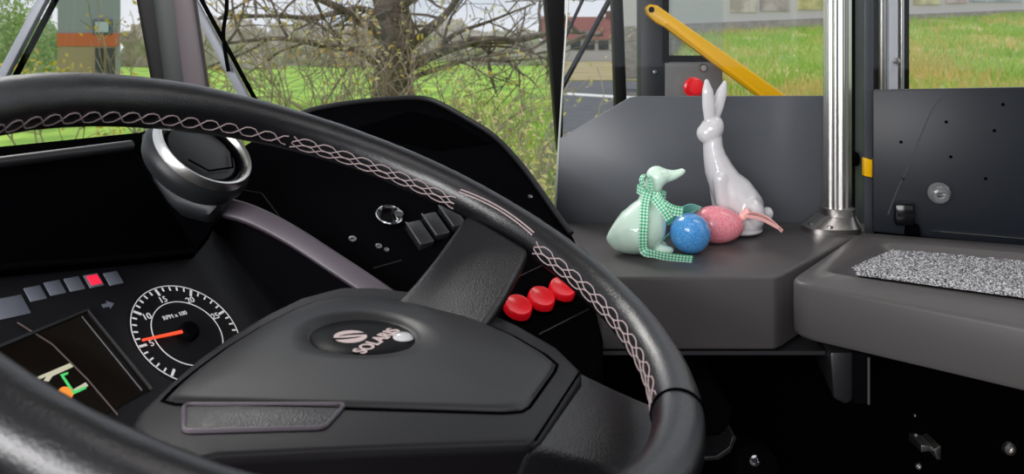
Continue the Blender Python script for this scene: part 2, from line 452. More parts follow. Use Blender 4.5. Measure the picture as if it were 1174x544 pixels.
# ------------------------------------------------------------------ outside: trees and shrubs
M['bark'] = mat('bark', srgb(140, 124, 112), .95, col2=srgb(98, 86, 78), cscale=6, bump=.8, bscale=14, bdist=.05)
M['twig'] = mat('twig_bark', srgb(186, 170, 148), .95, col2=srgb(140, 124, 106), cscale=3)
M['blossom'] = mat('yellow_green_buds', srgb(206, 200, 120), .8, col2=srgb(232, 222, 156), cscale=3)
M['yleaf'] = mat('yellow_leaves', srgb(214, 186, 70), .8, col2=srgb(196, 178, 84), cscale=3)
M['gleaf'] = mat('green_leaves', srgb(146, 170, 108), .8, col2=srgb(180, 196, 142), cscale=2)
M['oleaf'] = mat('russet_leaves', srgb(206, 168, 84), .8, col2=srgb(190, 156, 90), cscale=3)
def grow(bm, p, d, L, r, depth, ends, spread=.55, up=.12, seg=6, kids=(2, 4), rmin=.004):
    pts = [p]; n = 5
    for i in range(n):
        d = (d+V((R.gauss(0, .16), R.gauss(0, .16), R.gauss(0, .12)+up*.2))).normalized()
        pts.append(pts[-1]+d*L/n)
    tube(pts, [max(rmin, r*(1-.5*i/n)) for i in range(n+1)], seg if depth > 1 else 4, bm)
    if depth == 0: ends.append(pts[-1]); ends.append(pts[3]); return
    for k in range(R.randint(*kids)):
        i = R.randint(2, n); q = pts[i]
        nd = (d+V((R.gauss(0, spread), R.gauss(0, spread), R.gauss(0, spread)+up))).normalized()
        grow(bm, q, nd, L*R.uniform(.55, .85), r*.5, depth-1, ends, spread, up, seg, kids, rmin)
def leaves(ends, n, size, jit, keep=1.0):
    b = bmesh.new()
    for e in ends:
        if R.random() > keep: continue
        for k in range(n):
            c = e+V((R.gauss(0, jit), R.gauss(0, jit), R.gauss(0, jit)))
            x = V((R.gauss(0, 1), R.gauss(0, 1), R.gauss(0, 1))).normalized(); y = x.orthogonal().normalized(); s = size*R.uniform(.6, 1.3)
            z = x.cross(y)*s*.25
            v = [b.verts.new(c+x*s), b.verts.new(c+y*s*.5+z), b.verts.new(c-x*s), b.verts.new(c-y*s*.5+z)]
            b.faces.new([v[0], v[1], v[2]]); b.faces.new([v[0], v[2], v[3]])
    return b
# the big tree behind the windscreen
tb = at(455, 50, 13); tb.z = G
tree = thing('old_tree', 'thick-trunked bare tree with long bent boughs behind the right windscreen', 'tree', tb)
tp = spline([tb+V((.05, 0, -.1)), tb+V((-.05, 0, .9)), at(452, 70, 13), at(455, 30, 13), at(440, -30, 13.1), at(452, -110, 13.2)], 6)
bm = tube(tp, [.36-.15*i/(len(tp)-1) for i in range(len(tp))], 14)
for v in bm.verts: v.co += V((1, 1, 0))*.035*noise.noise(v.co*3)
obj('trunk', bm, M['bark'], tree)
ends = []; bm = bmesh.new()
for path, r in (([(468, 78), (500, 62), (545, 47), (590, 46), (640, 36), (690, 40)], .10), ([(463, 60), (490, 35), (515, 12), (540, -30), (560, -80)], .09),
                ([(448, 50), (420, 28), (390, 10), (350, -8), (300, -30)], .10), ([(470, 90), (505, 78), (540, 68), (580, 70), (625, 66)], .05),
                ([(445, 80), (410, 60), (370, 52), (320, 44), (260, 50)], .08), ([(452, 20), (480, -10), (520, -30), (580, -50)], .08), ([(500, 62), (520, 40), (560, 25), (610, 5)], .05),
                ([(448, 30), (415, 10), (360, 20), (310, 18), (250, 22)], .07)):
    yy = [13-.9*i*R.uniform(.3, 1.0) for i in range(len(path))]; yy[0] = 13
    pts = spline([at(u, v, y) for (u, v), y in zip(path, yy)], 5)
    tube(pts, [max(.012, r*(1-.8*i/(len(pts)-1))) for i in range(len(pts))], 7, bm)
    for i in range(4, len(pts), 2):
        d = V((R.gauss(0, .8), R.gauss(0, .5), R.gauss(.1, .7))).normalized()
        grow(bm, pts[i], d, R.uniform(.6, 1.2), r*.28, 2, ends, .6, .05, 5, (2, 3), .005)
obj('boughs', bm, M['bark'], tree)
tag(obj('buds', leaves(ends, 3, .035, .08, .3), M['blossom'], tree), kind='stuff')
def shrub(u, Y, h, n, leafm, label, lsize=.035, ln=3, keep=.7, jit=.1, cat='shrub', lean=0):
    b0 = at(u, 50, Y); b0.z = G
    root = thing('bare_shrub', label, cat, b0, 'shrubs outside the windscreen')
    bm = bmesh.new(); en = []
    for k in range(n):
        d = V((R.gauss(lean, .45), R.gauss(0, .4), 1)).normalized()
        grow(bm, b0+V((R.gauss(0, .18), R.gauss(0, .18), -.03)), d, h*R.uniform(.45, .7), .018, 3, en, .55, .12, 5, (2, 3), .0045)
    obj('branches', bm, M['twig'], root)
    tag(obj('leaves', leaves(en, ln, lsize, jit, keep), leafm, root), kind='stuff')
shrub(290, 9.5, 2.2, 8, M['blossom'], 'tangled leafless shrub directly right of the windscreen divider', keep=.12)
shrub(350, 10.5, 2.3, 7, M['blossom'], 'twiggy shrub with a few pale buds between divider and tree trunk', keep=.15)
shrub(405, 9.0, 1.9, 6, M['oleaf'], 'twiggy shrub with russet leaves in front of the tree trunk', keep=.25)
shrub(560, 8.0, 1.5, 8, M['blossom'], 'low shrub with pale yellow buds right of the tree trunk', keep=.6, lsize=.03)
shrub(622, 7.0, 1.2, 8, M['blossom'], 'low budding shrub beside the right windscreen pillar', keep=.6, lsize=.03)
shrub(510, 9.5, 1.6, 6, M['yleaf'], 'sparse yellow-budded shrub under the long bough', keep=.25)
shrub(60, 12, 1.5, 5, M['yleaf'], 'yellow-leaved shrub seen through the left windscreen before the building', keep=.45, ln=3, lsize=.05)
shrub(150, 10, 2.2, 5, M['yleaf'], 'yellow-leaved shrub just left of the windscreen divider', keep=.45, ln=3, lsize=.04)
shrub(-30, 30, 3.6, 7, M['gleaf'], 'green-leaved bush at the far left edge of the windscreen', keep=1, ln=8, lsize=.09, jit=.3)
shrub(38, 32, 3.3, 7, M['gleaf'], 'green-leaved bush left of the roadside building', keep=1, ln=8, lsize=.09, jit=.3)
# distant tree line
def farbush(u, Y, wpx, hpx, col, col2, label, g):
    c = at(u, 66, Y); wd = wpx*Y/F; hh = hpx*Y/F
    b = bmesh.new()
    bmesh.ops.create_icosphere(b, subdivisions=5, radius=1)
    for v in b.verts:
        p = v.co.copy(); k = 1+.30*noise.noise(p*2.3+V((u, 0, 0)))+.22*noise.noise(p*6+V((u, 0, 0)))+.14*noise.noise(p*15+V((0, u, 0)))
        v.co = V((p.x*wd/2*k, p.y*wd/3*k, max(-.1, p.z)*hh*k))+V((c.x, Y, G))
    m = mat('far_foliage', srgb(*col), .95, col2=srgb(*col2), cscale=.9, detail=8)
    tag(obj('distant_thicket', b, m, None, 180), label, 'trees', g)
for i, (u, Y, wp, hp, col, col2) in enumerate(((260, 60, 110, 52, (180, 170, 156), (204, 194, 180)), (345, 70, 120, 44, (176, 168, 156), (200, 192, 178)), (420, 64, 110, 50, (176, 164, 150), (198, 186, 170)),
        (510, 92, 120, 40, (180, 172, 158), (202, 194, 180)), (590, 70, 110, 36, (170, 166, 150), (194, 190, 172)), (200, 66, 120, 50, (150, 140, 120), (180, 170, 150)), (20, 55, 140, 52, (112, 140, 92), (150, 168, 116)))):
    farbush(u, Y, wp, hp, col, col2, ['brown thicket on the horizon beside the windscreen divider', 'brown thicket on the horizon halfway to the trunk', 'brown thicket on the horizon just left of the tree trunk',
        'brown thicket on the horizon just right of the tree trunk', 'brown thicket on the horizon beside the right pillar', 'brown thicket on the horizon behind the windscreen divider', 'green thicket on the horizon at far left'][i], 'thickets on the horizon')
farbush(700, 120, 150, 26, (104, 128, 112), (126, 146, 128), 'green hedge line behind the brick house', 'thickets on the horizon')

# ------------------------------------------------------------------ bus shell
struct('ceiling', box((.1, -.2, .86), 2.8, 3.3, .05), M['ceil'])
struct('floor', box((.1, .1, -1.06), 2.8, 3.0, .06), mat('dark_floor', (.01, .01, .011), .7))
mw = mat('dark_wall_lining', (.03, .03, .033), .7)
bm = box((.1, -1.42, -.58), 2.8, .05, .96); box((.1, -1.42, .78), 2.8, .05, .12, bm=bm); box((-1.22, -1.42, .3), .16, .05, .85, bm=bm); box((1.42, -1.42, .3), .16, .05, .85, bm=bm)
struct('wall_left', bm, mw, 'dark side wall with the open view of the driver window')
struct('wall_back', box((1.52, -.5, -.1), .05, 1.8, 1.9), mw)
# windscreen panes
PA = V((-.50, 1.17, 0)); PB = V((.10, 1.60, 0)); PL = V((-.83, .12, 0))
def pane(a, c, z0, z1, lean=.0):
    d = (c-a).normalized(); n = V((-d.y, d.x, 0))*.006
    return prism([a+V((0, 0, z0)), c+V((0, 0, z0)), c+V((0, 0, z1)), a+V((0, 0, z1))], n)
struct('window_1', pane(PL, PA, -.2, .84), M['glass'])
struct('window_2', pane(PA, PB, -.35, .84), M['glass'])
# divider between the panes
def strip(u0a, u1a, va, u0b, u1b, vb, Y, d, bev=.004):
    return prism([at(u0a, va, Y), at(u1a, va, Y), at(u1b, vb, Y), at(u0b, vb, Y)], (0, d, 0), bev)
def lean(ul0, ul1, ur0, ur1, Y, d, bev=.004):   # edges given where they pass heights 0 and 95
    e = lambda a, b, v: a+(b-a)*v/95
    return strip(e(ul0, ul1, -300), e(ur0, ur1, -300), -300, e(ul0, ul1, 200), e(ur0, ur1, 200), 200, Y, d, bev)
tag(struct('trim_1', lean(155, 172, 178, 190, 1.10, .07), M['pillarblack']), 'black gasket of the windscreen divider')
tag(struct('trim_2', lean(174, 187, 203, 212, 1.085, .06), M['pillargreen']), 'grey-green side of the windscreen divider')
tag(struct('trim_3', lean(197, 209, 222, 236, 1.07, .015, .004), M['pillargrey']), 'mauve-grey cover of the windscreen divider')
tag(struct('trim_4', strip(598, 652, -300, 640, 645, 180, 1.42, .08), M['pillarblack']), 'black corner pillar right of the windscreen')
# wipers
def wiper(a, c, wd, label, hose=None):
    t = thing('wiper_arm', label, 'wiper', c, 'windscreen wiper arms')
    d = (c-a).normalized()
    obj('arm', prism([a+V((-wd, 0, 0)), a+V((wd, 0, 0)), c+V((wd*1.1, 0, 0)), c+V((-wd*1.1, 0, 0))], (0, .012, 0), .002), mat('wiper_metal', srgb(158, 162, 170), .4), t)
    obj('blade', prism([a+V((wd, .014, 0)), a+V((wd*1.7, .014, 0)), c+V((wd*1.8, .014, 0)), c+V((wd*1.1, .014, 0))], (0, .01, 0)), M['black'], t)
    if hose: obj('washer_hose', tube(spline(hose, 6), .0035, 8), M['black'], t)
wiper(at(78, -60, 1.12), at(-4, 96, 1.12), .0065, 'grey diagonal wiper arm at the far left of the windscreen')
wiper(at(214, -10, 1.42), at(300, 150, 1.42), .008, 'dark wiper arm with hose right of the windscreen divider', [at(250, -60, 1.40), at(260, 0, 1.40), at(256, 40, 1.40), at(262, 82, 1.41)])

# ------------------------------------------------------------------ dark bulkhead below the dash
struct('wall_front', box((.35, 1.22, -.66), 1.6, .05, .8), M['black'])
struct('wall_right', box((1.12, .55, -.62), .05, 1.4, .85), M['black'])

# ------------------------------------------------------------------ dashboard
DP = V((.005, .813, -.263)); DN = V((.25, -.47, .85)).normalized()
dash = thing('dashboard', 'black dashboard with humped side pod, vent, switches and red buttons', 'dashboard', (-.15, .85, -.9))
def dpt(u, v, h=0): return on(u, v, DP, DN, h)
outl = [(238, 190), (300, 152), (360, 124), (410, 115), (455, 111), (480, 110.5), (500, 115), (530, 131), (565, 153), (590, 178), (612, 206), (640, 246), (657, 268), (676, 305), (690, 352), (692, 420), (640, 470), (520, 440), (440, 350), (340, 290), (262, 250)]
bm = prism([dpt(u, v) for u, v in outl], (0, 0, -.30), .006, 3)
obj('side_pod', bm, M['dash'], dash)
# raised lip along the hump
bm = tube(spline([dpt(u, v, .003) for u, v in [(330, 138), (360, 125.5), (410, 117), (455, 113), (480, 112.5), (500, 117), (530, 133), (565, 155), (590, 180), (612, 208), (640, 248), (655, 268)]], 6), .0035, 8)
obj('pod_lip', bm, M['hub'], dash)
bm = prism([dpt(u, v, .0005) for u, v in [(400, 150), (470, 128), (520, 140), (560, 166), (500, 172)]], DN*.0015, .0007)
obj('pod_inset', bm, M['black'], dash)
def seam(pts, r=.0008): return tube([dpt(u, v, .0005) for u, v in pts], r, 6)
obj('panel_seam', seam([(505, 172), (566, 163)]), M['black'], dash)
obj('panel_seam', seam([(262, 215), (300, 222), (330, 262), (400, 300), (470, 345)]), M['hub'], dash)
obj('panel_seam', seam([(428, 308), (460, 299)]), M['hub'], dash)
obj('panel_seam', seam([(618, 384), (675, 355)], .001), M['hub'], dash)
obj('panel_seam', seam([(585, 322), (632, 300)], .0008), M['hub'], dash)
# screws
def screw(c, n, r, m, parent, slot=True):
    b = lathe([(0, r*.35), (r*.45, r*.35), (r*.55, r*.45), (r*.9, r*.35), (r, 0), (r, -r*.5)], c, n, 20)
    return obj('screw', b, m, parent)
for u, v, r in ((404, 275, .0045), (434, 283, .0038), (608, 226, .0032), (443, 287, .003)): screw(dpt(u, v), DN, r, M['dark_steel'], dash)
# ring knob
c = dpt(445, 253)
k = obj('socket', lathe([(0, .004), (.0105, .004), (.0105, .008), (.0125, .009), (.014, .006), (.0145, 0)], c, DN, 36), M['blackgloss'], dash)
obj('chrome_ring', lathe([(.0128, .0085), (.0138, .0095), (.0148, .0085), (.0142, .004)], c, DN, 40, closed=True), M['chrome'], k)
obj('chrome_cap', lathe([(0, .012), (.005, .0115), (.0065, .008), (.0065, .004)], dpt(455, 254), DN, 24), M['chrome'], k)
# rocker switches
dx, dy, _ = frame_of(DN, dpt(520, 250)-dpt(470, 262))
for u, v in ((480, 274), (498, 264), (517, 254)):
    c = dpt(u, v); e = M['hub']
    q = [c+dx*sx*.0085+dy*sy*.017 for sx, sy in ((-1, -1), (1, -1), (1, 1), (-1, 1))]
    rk = obj('rocker_switch', prism(q, DN*.010, .002), e, dash)
    obj('light_edge', tube([q[0]+DN*.0105-dx*.0002, q[3]+DN*.0105-dx*.0002], .0009, 6), M['panelgrey'], rk)
# red push buttons
for i, (u, v) in enumerate(((592.5, 357), (619, 347), (643, 336))):
    c = dpt(u, v); r = .0140
    col = obj('button_collar', lathe([(0, .001), (r*1.12, .001), (r*1.12, .004), (r*1.2, .004), (r*1.2, 0)], c, DN, 32), M['black'], dash)
    b = lathe([(0, .0082), (r*.6, .0086), (r*.88, .0098), (r*.97, .0085), (r, .005), (r, .001)], c, DN, 40)
    if i == 2:   # the last one is sliced off by its guard
        x0 = (dpt(650, 330)-dpt(641, 320)).normalized()
        bmesh.ops.bisect_plane(b, geom=b.verts[:]+b.edges[:]+b.faces[:], plane_co=c+DN*.004+V((.0075, .003, .002)), plane_no=(dpt(660, 318)-dpt(643, 336)).normalized(), clear_outer=True)
        bmesh.ops.holes_fill(b, edges=[e for e in b.edges if e.is_boundary], sides=0)
    tag(obj('red_button', b, M['red'], dash), ['red round button nearest the spoke', 'red round button in the middle of three', 'red round button beside the wheel rim'][i])
# dash top and hood over the instruments
zt = -.107
def tz(u, v): d = ray(u, v); return d*(zt/d.z)
n1 = tz(0, 182); n2 = tz(150, 163); nl = n1+(n1-n2)*1.9
bm = prism([nl, n1, n2, V((-.36, .93, zt)), V((-.46, 1.13, zt)), tz(158, 152), tz(0, 168), nl+V((-.09, .1, 0))], (0, 0, -.03), .003)
obj('dash_top', bm, M['black'], dash)
bm = tube([nl+V((.0, 0, -.004)), n1+V((0, 0, -.004)), n2+V((0, 0, -.004))], .006, 12)
obj('hood_lip', bm, M['hub'], dash)
CP = V((-.274, .699, -.245)); CN = V((.625, -.241, .742)).normalized()
def cpt(u, v, h=0): return on(u, v, CP, CN, h)
hood = [nl+V((0, 0, -.008)), n1+V((0, 0, -.008)), n2+V((0, 0, -.008)), cpt(250, 250, .03), cpt(225, 287, .012), cpt(95, 299, .012), cpt(-20, 308, .012), cpt(-160, 330, .012)]
bm = bmesh.new(); vs = [bm.verts.new(p) for p in hood]
vd = [bm.verts.new(p+V((-.03, .03, -.05))) for p in hood]
n = len(vs)
bmesh.ops.triangulate(bm, faces=[bm.faces.new(vs)]); bmesh.ops.triangulate(bm, faces=[bm.faces.new(vd)])
for i in range(n): bm.faces.new([vs[i], vs[(i+1) % n], vd[(i+1) % n], vd[i]])
obj('instrument_hood', bm, M['black'], dash)
obj('hood_edge', tube([cpt(-100, 318, .012), cpt(40, 303, .012), cpt(95, 300, .012), cpt(225, 288, .012)], .0025, 8), M['dash'], dash)
# curved grey trim strip beside the cluster
tr = [(246, 236), (285, 246), (330, 268), (380, 300), (425, 330), (455, 352)]; tY = [.80, .80, .79, .78, .765, .755]
bm = ribbon([at(u, v, y) for (u, v), y in zip(tr, tY)], [V((.45, .3, .55))]*6, .018, .014, 8)
bevel(bm, .004, 3, 60)
obj('trim_strip', bm, M['trimstrip'], dash)
# round air vent
VC = V((-.279, .752, -.096)); VN = V((.638, -.247, .73)).normalized()
vent = obj('air_vent', lathe([(.046, -.002), (.0505, -.008), (.0505, -.014), (.048, -.022)], VC, VN, 56), mat('vent_barrel', srgb(30, 32, 35), .45), dash)
obj('chrome_ring', lathe([(.040, -.002), (.0425, .003), (.0455, .004), (.0475, .0), (.0475, -.006), (.040, -.006)], VC, VN, 64, closed=True), M['steel'], vent)
obj('inner_ring', lathe([(.037, -.010), (.0385, -.001), (.040, -.003), (.040, -.010)], VC, VN, 64, closed=True), M['blackgloss'], vent)
obj('vent_disc', lathe([(0, -.001), (.02, -.0015), (.033, -.004), (.0365, -.010), (.0365, -.02)], VC, VN, 56), M['hub'], vent)
vx, vy, _ = frame_of(VN, cpt(130, 320)-cpt(38, 338))
bm = tube([VC+vx*a+vy*b+VN*.0004 for a, b in ((-.026, -.012), (-.012, -.026), (.018, -.024), (.029, -.004))], .0009, 6)
obj('flap_line', bm, M['black'], vent)
obj('vent_foot', prism([at(158, 150, .80), at(200, 145, .79), at(262, 222, .765), at(240, 250, .755), at(196, 238, .765), at(174, 205, .775), at(164, 170, .79)], (-.01, .05, -.02), .008), mat('vent_shoulder', srgb(34, 37, 40), .5), dash)

# ------------------------------------------------------------------ instrument cluster
clu = thing('instrument_cluster', 'dark instrument cluster with rev counter, screen and row of warning lamps', 'instrument cluster', CP-V((0, 0, .06)))
pan = [(-140, 300), (95, 285), (240, 262), (300, 300), (330, 340), (330, 470), (200, 540), (-100, 560), (-160, 440)]
obj('panel', prism([cpt(u, v) for u, v in pan], -CN*.03), mat('cluster_black', (.010, .010, .012), .4, spec=.2), clu)
cx, cy, _ = frame_of(CN, cpt(130, 320)-cpt(38, 338))
for k, (u, v, wd) in enumerate(((12, 353, 1.75), (40, 337.5, 1), (62.5, 331, 1), (85, 326.5, 1), (107, 322.5, 1), (129.5, 320, 1))):
    c = cpt(u, v); a = .0066*wd; b2 = .0066*(1.35 if wd > 1 else 1)
    q = [c+cx*sx*a+cy*sy*b2 for sx, sy in ((-1, -1), (1, -1), (1, 1), (-1, 1))]
    o = obj('warning_lamp', prism(q, CN*.0012, .0008), M['grey_ind'], clu)
    if k == 4:
        o['label'] = 'lit red warning lamp'
        obj('red_lens', prism([c+(p-c)*.72+CN*.0012 for p in q], CN*.0006), M['redlamp'], o)
c = cpt(124, 350, .0003)
bm = prism([c+cx*x*.0045+cy*y*.004 for x, y in ((-1.2, -.45), (0, -.45), (0, -1), (1.2, 0), (0, 1), (0, .45), (-1.2, .45))], CN*.0003)
obj('turn_arrow', bm, M['grey_ind'], clu)
# rev counter
gx, gy = cx, cy
GC = CP; GR = .05
dial = obj('rev_counter', lathe([(0, .0006), (GR*1.03, .0006), (GR*1.04, 0)], GC, CN, 72), mat('dial_black', (.005, .005, .006), .5, spec=.15), clu)
def gpol(r, a, h=.0012): return GC+(gx*math.cos(a)+gy*math.sin(a))*r+CN*h
def gang(u, v): d = cpt(u, v)-GC; return math.atan2(d.dot(gy), d.dot(gx))
A0 = gang(166, 397); A1 = gang(252, 360.5)      # the 5 and 25 marks
if A1 > A0: A1 -= 2*math.pi
st = (A1-A0)/20
def val(x): return A0+(x-5)*st
bm = bmesh.new()
lathe([(GR*.985, .0011), (GR*.985, .0014), (GR, .0014), (GR, .0011)], GC, CN, 96, bm=bm, closed=True)
obj('outer_ring', bm, M['whitemark'], dial)
bm = lathe([(GR*.64, .0011), (GR*.64, .0014), (GR*.655, .0014), (GR*.655, .0011)], GC, CN, 80, closed=True)
obj('inner_ring', bm, M['whitemark'], dial)
bm = bmesh.new()
for x in range(0, 31):
    a = val(x); big = x % 5 == 0; r0 = GR*(.83 if big else .89); wdt = .0011 if big else .0007
    t = (gpol(1, a, 0)-GC); s = CN.cross(t).normalized()
    prism([GC+t*r0-s*wdt+CN*.0011, GC+t*GR*.97-s*wdt+CN*.0011, GC+t*GR*.97+s*wdt+CN*.0011, GC+t*r0+s*wdt+CN*.0011], CN*.0003, bm=bm)
obj('scale_ticks', bm, M['whitemark'], dial)
bm = bmesh.new()
for x in (5, 10, 15, 20, 25): text(str(x), .0085, gpol(GR*.735, val(x)), gx, gy, .00015, bm=bm)
text('RPM x 100', .0056, GC+gy*.019-gx*.002+CN*.0012, gx, gy, .00015, bm=bm)
obj('lettering', bm, M['whitemark'], dial)
tip = cpt(163, 391, .004); base = GC+CN*.004
d = (tip-base).normalized(); s = CN.cross(d)
obj('needle', prism([base-s*.0016-d*.006, base+s*.0016-d*.006, tip+s*.0008, tip-s*.0008], CN*.0014), M['needle'], dial)
obj('needle_cap', lathe([(0, .0075), (.007, .0072), (.0085, .005), (.0085, .001)], GC, CN, 32), M['dash'], dial)
# screen
sq = [(-70, 428), (100, 357), (173, 447), (110, 482), (20, 520)]
scr = obj('screen', prism([cpt(u, v, .0006) for u, v in sq], CN*.0006), M['screen'], clu)
obj('bezel_edge', tube([cpt(-70, 427, .002), cpt(100, 356, .002), cpt(174, 447, .002)], .0016, 8), M['hub'], scr)
obj('bezel_edge', tube([cpt(94, 363, .002), cpt(163, 448, .002)], .0007, 8), M['hub'], scr)
obj('screen_line', tube([cpt(20, 370, .0014), cpt(60, 395, .0014), cpt(100, 435, .0014), cpt(135, 476, .0014)], .0006, 6), mat('dim_line', srgb(90, 78, 74), .5), scr)
def flat(pts, h=.0013): return prism([cpt(u, v, h) for u, v in pts], CN*.0003)
obj('bus_outline', flat([(33, 437), (54, 428), (80, 417), (84, 421), (60, 432), (56, 438), (50, 437), (53, 432), (36, 440)]), M['cream'], scr)
obj('bus_outline', flat([(60, 455), (70, 448), (84, 447), (98, 439), (101, 443), (88, 451), (74, 453), (64, 458)]), M['cream'], scr)
obj('door_symbol', flat([(69, 430), (78, 427), (78, 429.5), (73, 431.5), (85, 449), (98, 443.5), (99, 446), (84, 453)], .0016), M['green'], scr)
obj('amber_symbol', lathe([(0, .0019), (.0052, .0019), (.0052, .0014)], cpt(74, 453, 0), CN, 24), M['amber'], scr)

# ------------------------------------------------------------------ steering wheel
WC = V((-.118, .515, -.130)); WN = V((.37, -.10, .924)).normalized()
wx, wy, _ = frame_of(WN, (1, 0, 0)); WR = .235
def wpt(u, v, h=0): return on(u, v, WC, WN, h)
def wang(u, v): d = wpt(u, v)-WC; return math.atan2(d.dot(wy), d.dot(wx))
wheel = thing('steering_wheel', 'large black leather steering wheel with pale cross stitching', 'steering wheel', WC-WN*.30)
aL, aM, aR = wang(100, 115), wang(400, 173), wang(700, 349)
def rimr(a):
    a = (a+math.pi) % (2*math.pi)-math.pi
    # a bit thicker toward the upper left of the rim
    k = [(math.radians(-60), .0155), (aR, .0150), (wang(600, 256), .0155), (wang(500, 211), .0168), (aM, .0172), (wang(300, 142), .0182), (wang(215, 127), .0200), (aL, .0200), (math.radians(205), .0175), (math.radians(265), .0160), (math.radians(300), .0150)]
    aa = a if a > math.radians(-60) else a+2*math.pi
    for (x0, r0), (x1, r1) in zip(k, k[1:]):
        if x0 <= aa <= x1: return r0+(r1-r0)*(aa-x0)/(x1-x0)
    return .0155
def rimpt(a, ph, dr=0):
    e = wx*math.cos(a)+wy*math.sin(a); r = rimr(a)+dr
    return WC+e*(WR+r*math.cos(ph))+WN*r*math.sin(ph)
bm = bmesh.new(); NA, NP = 220, 32; rings = []
for i in range(NA):
    a = 2*math.pi*i/NA; ring = []
    for j in range(NP):
        ph = 2*math.pi*j/NP
        ring.append(bm.verts.new(rimpt(a, ph, .0004*noise.noise(V((a*60, math.cos(ph)*3, math.sin(ph)*3))))))
    rings.append(ring)
for i in range(NA):
    A, B = rings[i], rings[(i+1) % NA]
    for j in range(NP): bm.faces.new([A[j], B[j], B[(j+1) % NP], A[(j+1) % NP]])
rim = obj('rim', bm, M['leather'], wheel, 180)
# stitching: crossed threads along the inner face of the rim, broken at the spokes
s1a, s1b, s2 = wang(530, 232), wang(606, 274), wang(764, 470)
PH = math.radians(196); step = .0180/WR
def stitch(a0, a1, rows, bm):
    n = max(2, int(abs(a1-a0)/step)); 
    for q, (ph0, amp) in enumerate(rows):
        for sgn in (1, -1):
            pts = []
            for i in range(n+1):
                a = a0+(a1-a0)*i/n
                for f0, p0 in ((0, .8), (.38, 1)) if False else ((0, 1),):
                    pts.append(rimpt(a, ph0+amp*sgn*(1 if i % 2 else -1), .0006))
            # let each thread follow the curve of the rim
            fine = []
            for i in range(n):
                a = a0+(a1-a0)*i/n; b = a0+(a1-a0)*(i+1)/n
                p = ph0+amp*sgn*(1 if i % 2 else -1); p2 = ph0-amp*sgn*(1 if i % 2 else -1)
                for t in (0, .25, .5, .75):
                    tt = min(1, max(0, (t-.2)/.6)); fine.append(rimpt(a+(b-a)*t, p+(p2-p)*tt, .0007))
            tube(fine, .00052, 5, bm)
bm = bmesh.new()
am = wang(330, 150)
stitch(am, math.radians(262), [(PH, math.radians(14))], bm)
stitch(s1a+.03, am, [(math.radians(187), math.radians(10)), (math.radians(207), math.radians(10))], bm)
stitch(s2+.02, s1b-.03, [(math.radians(176), math.radians(11)), (math.radians(198), math.radians(11))], bm)
obj('cross_stitching', bm, M['thread'], rim)
# seams around the spoke mounts
def ringseam(a, p0, p1, r=.0009, da=0): return tube([rimpt(a+da*math.sin((k/24)*math.pi), math.radians(p0+(p1-p0)*k/24), .0003) for k in range(25)], r, 6)
bm = bmesh.new()
for dph in (0, 9):
    tube([rimpt(s1b-.02+(s1a+.03-s1b+.02)*k/24, math.radians(158-dph-10*math.sin(k/24*math.pi)), .0004) for k in range(25)], .0007, 6, bm)
obj('spoke_seam', bm, M['thread'], rim)
obj('spoke_seam', ringseam(s2, 30, 240, .0010), M['black'], rim)
# spokes
def loft(secs, bev=.004):
    """solid through a row of rectangles: (centre, half width vec, half height vec)"""
    b = bmesh.new(); rr = []
    for c, wv, hv in secs: rr.append([b.verts.new(c-wv-hv), b.verts.new(c+wv-hv), b.verts.new(c+wv+hv), b.verts.new(c-wv+hv)])
    for A, B in zip(rr, rr[1:]):
        for k in range(4): b.faces.new([A[k], A[(k+1) % 4], B[(k+1) % 4], B[k]])
    b.faces.new(rr[0][::-1]); b.faces.new(rr[-1])
    es = [e for e in b.edges if any(len(f.verts) == 4 for f in e.link_faces) and e.calc_face_angle(0) > .7]
    bevel(b, bev, 4, 40, es)
    return b
ZP = V((-.101, .563, -.196)); ZN = V((.074, .004, .997)).normalized()
def hpt(u, v, h=0): return on(u, v, ZP, ZN, h)
a0, a1 = at(531, 240, .73), at(604, 283, .685)
b0, b1 = at(426, 364, .63), at(532, 394, .585)
secs = []
for k in range(6):
    t = k/5; p = a0.lerp(b0, t); q = a1.lerp(b1, t); sag = -.006*math.sin(t*math.pi)
    secs.append(((p+q)/2+V((0, 0, sag-.012)), (q-p)/2, WN*.011))
obj('spoke', loft(secs, .006), M['leather_fine'], wheel)
secs = []
a0, a1 = at(655, 418, .545), at(604, 512, .430); b0, b1 = at(775, 470, .565), at(740, 556, .480)
for k in range(6):
    t = k/5; p = a0.lerp(b0, t); q = a1.lerp(b1, t)
    secs.append(((p+q)/2-WN*.013, (q-p)/2*(1-.05*math.sin(t*math.pi)), WN*.012))
obj('spoke', loft(secs, .006), M['leather_fine'], wheel)
# hub body, lid and badge
lid = [(190, 447), (203, 434), (225, 416), (260, 391), (300, 367), (340, 347), (362, 339), (390, 334.5), (430, 334.5), (480, 341), (540, 356), (590, 378), (625, 398), (637, 408), (634, 416), (605, 455), (596, 460), (575, 461.5), (400, 456), (250, 452), (205, 451)]
body = [(150, 486), (158, 470), (190, 440), (225, 410), (262, 384), (302, 360), (342, 341), (390, 328.5), (430, 328.5), (482, 335), (545, 350), (596, 372), (640, 397), (668, 424), (668, 434), (622, 502), (612, 510), (400, 517), (250, 524), (165, 545)]
bm = prism([hpt(u, v, -.006) for u, v in body], -ZN*.06-V((0, -.012, 0)), .006, 4)
obj('hub_body', bm, M['hubdark'], wheel)
def polar(poly, c, a, x, y):
    best = None
    for p, q in zip(poly, poly[1:]+poly[:1]):
        px, py, qx, qy = (p-c).dot(x), (p-c).dot(y), (q-c).dot(x), (q-c).dot(y)
        dxx, dyy = math.cos(a), math.sin(a); den = dxx*(qy-py)-dyy*(qx-px)
        if abs(den) < 1e-12: continue
        t = (px*(qy-py)-py*(qx-px))/den; s = (px*dyy-py*dxx)/den
        if t > 0 and -1e-6 <= s <= 1+1e-6 and (best is None or t > best): best = t
    return best or .05
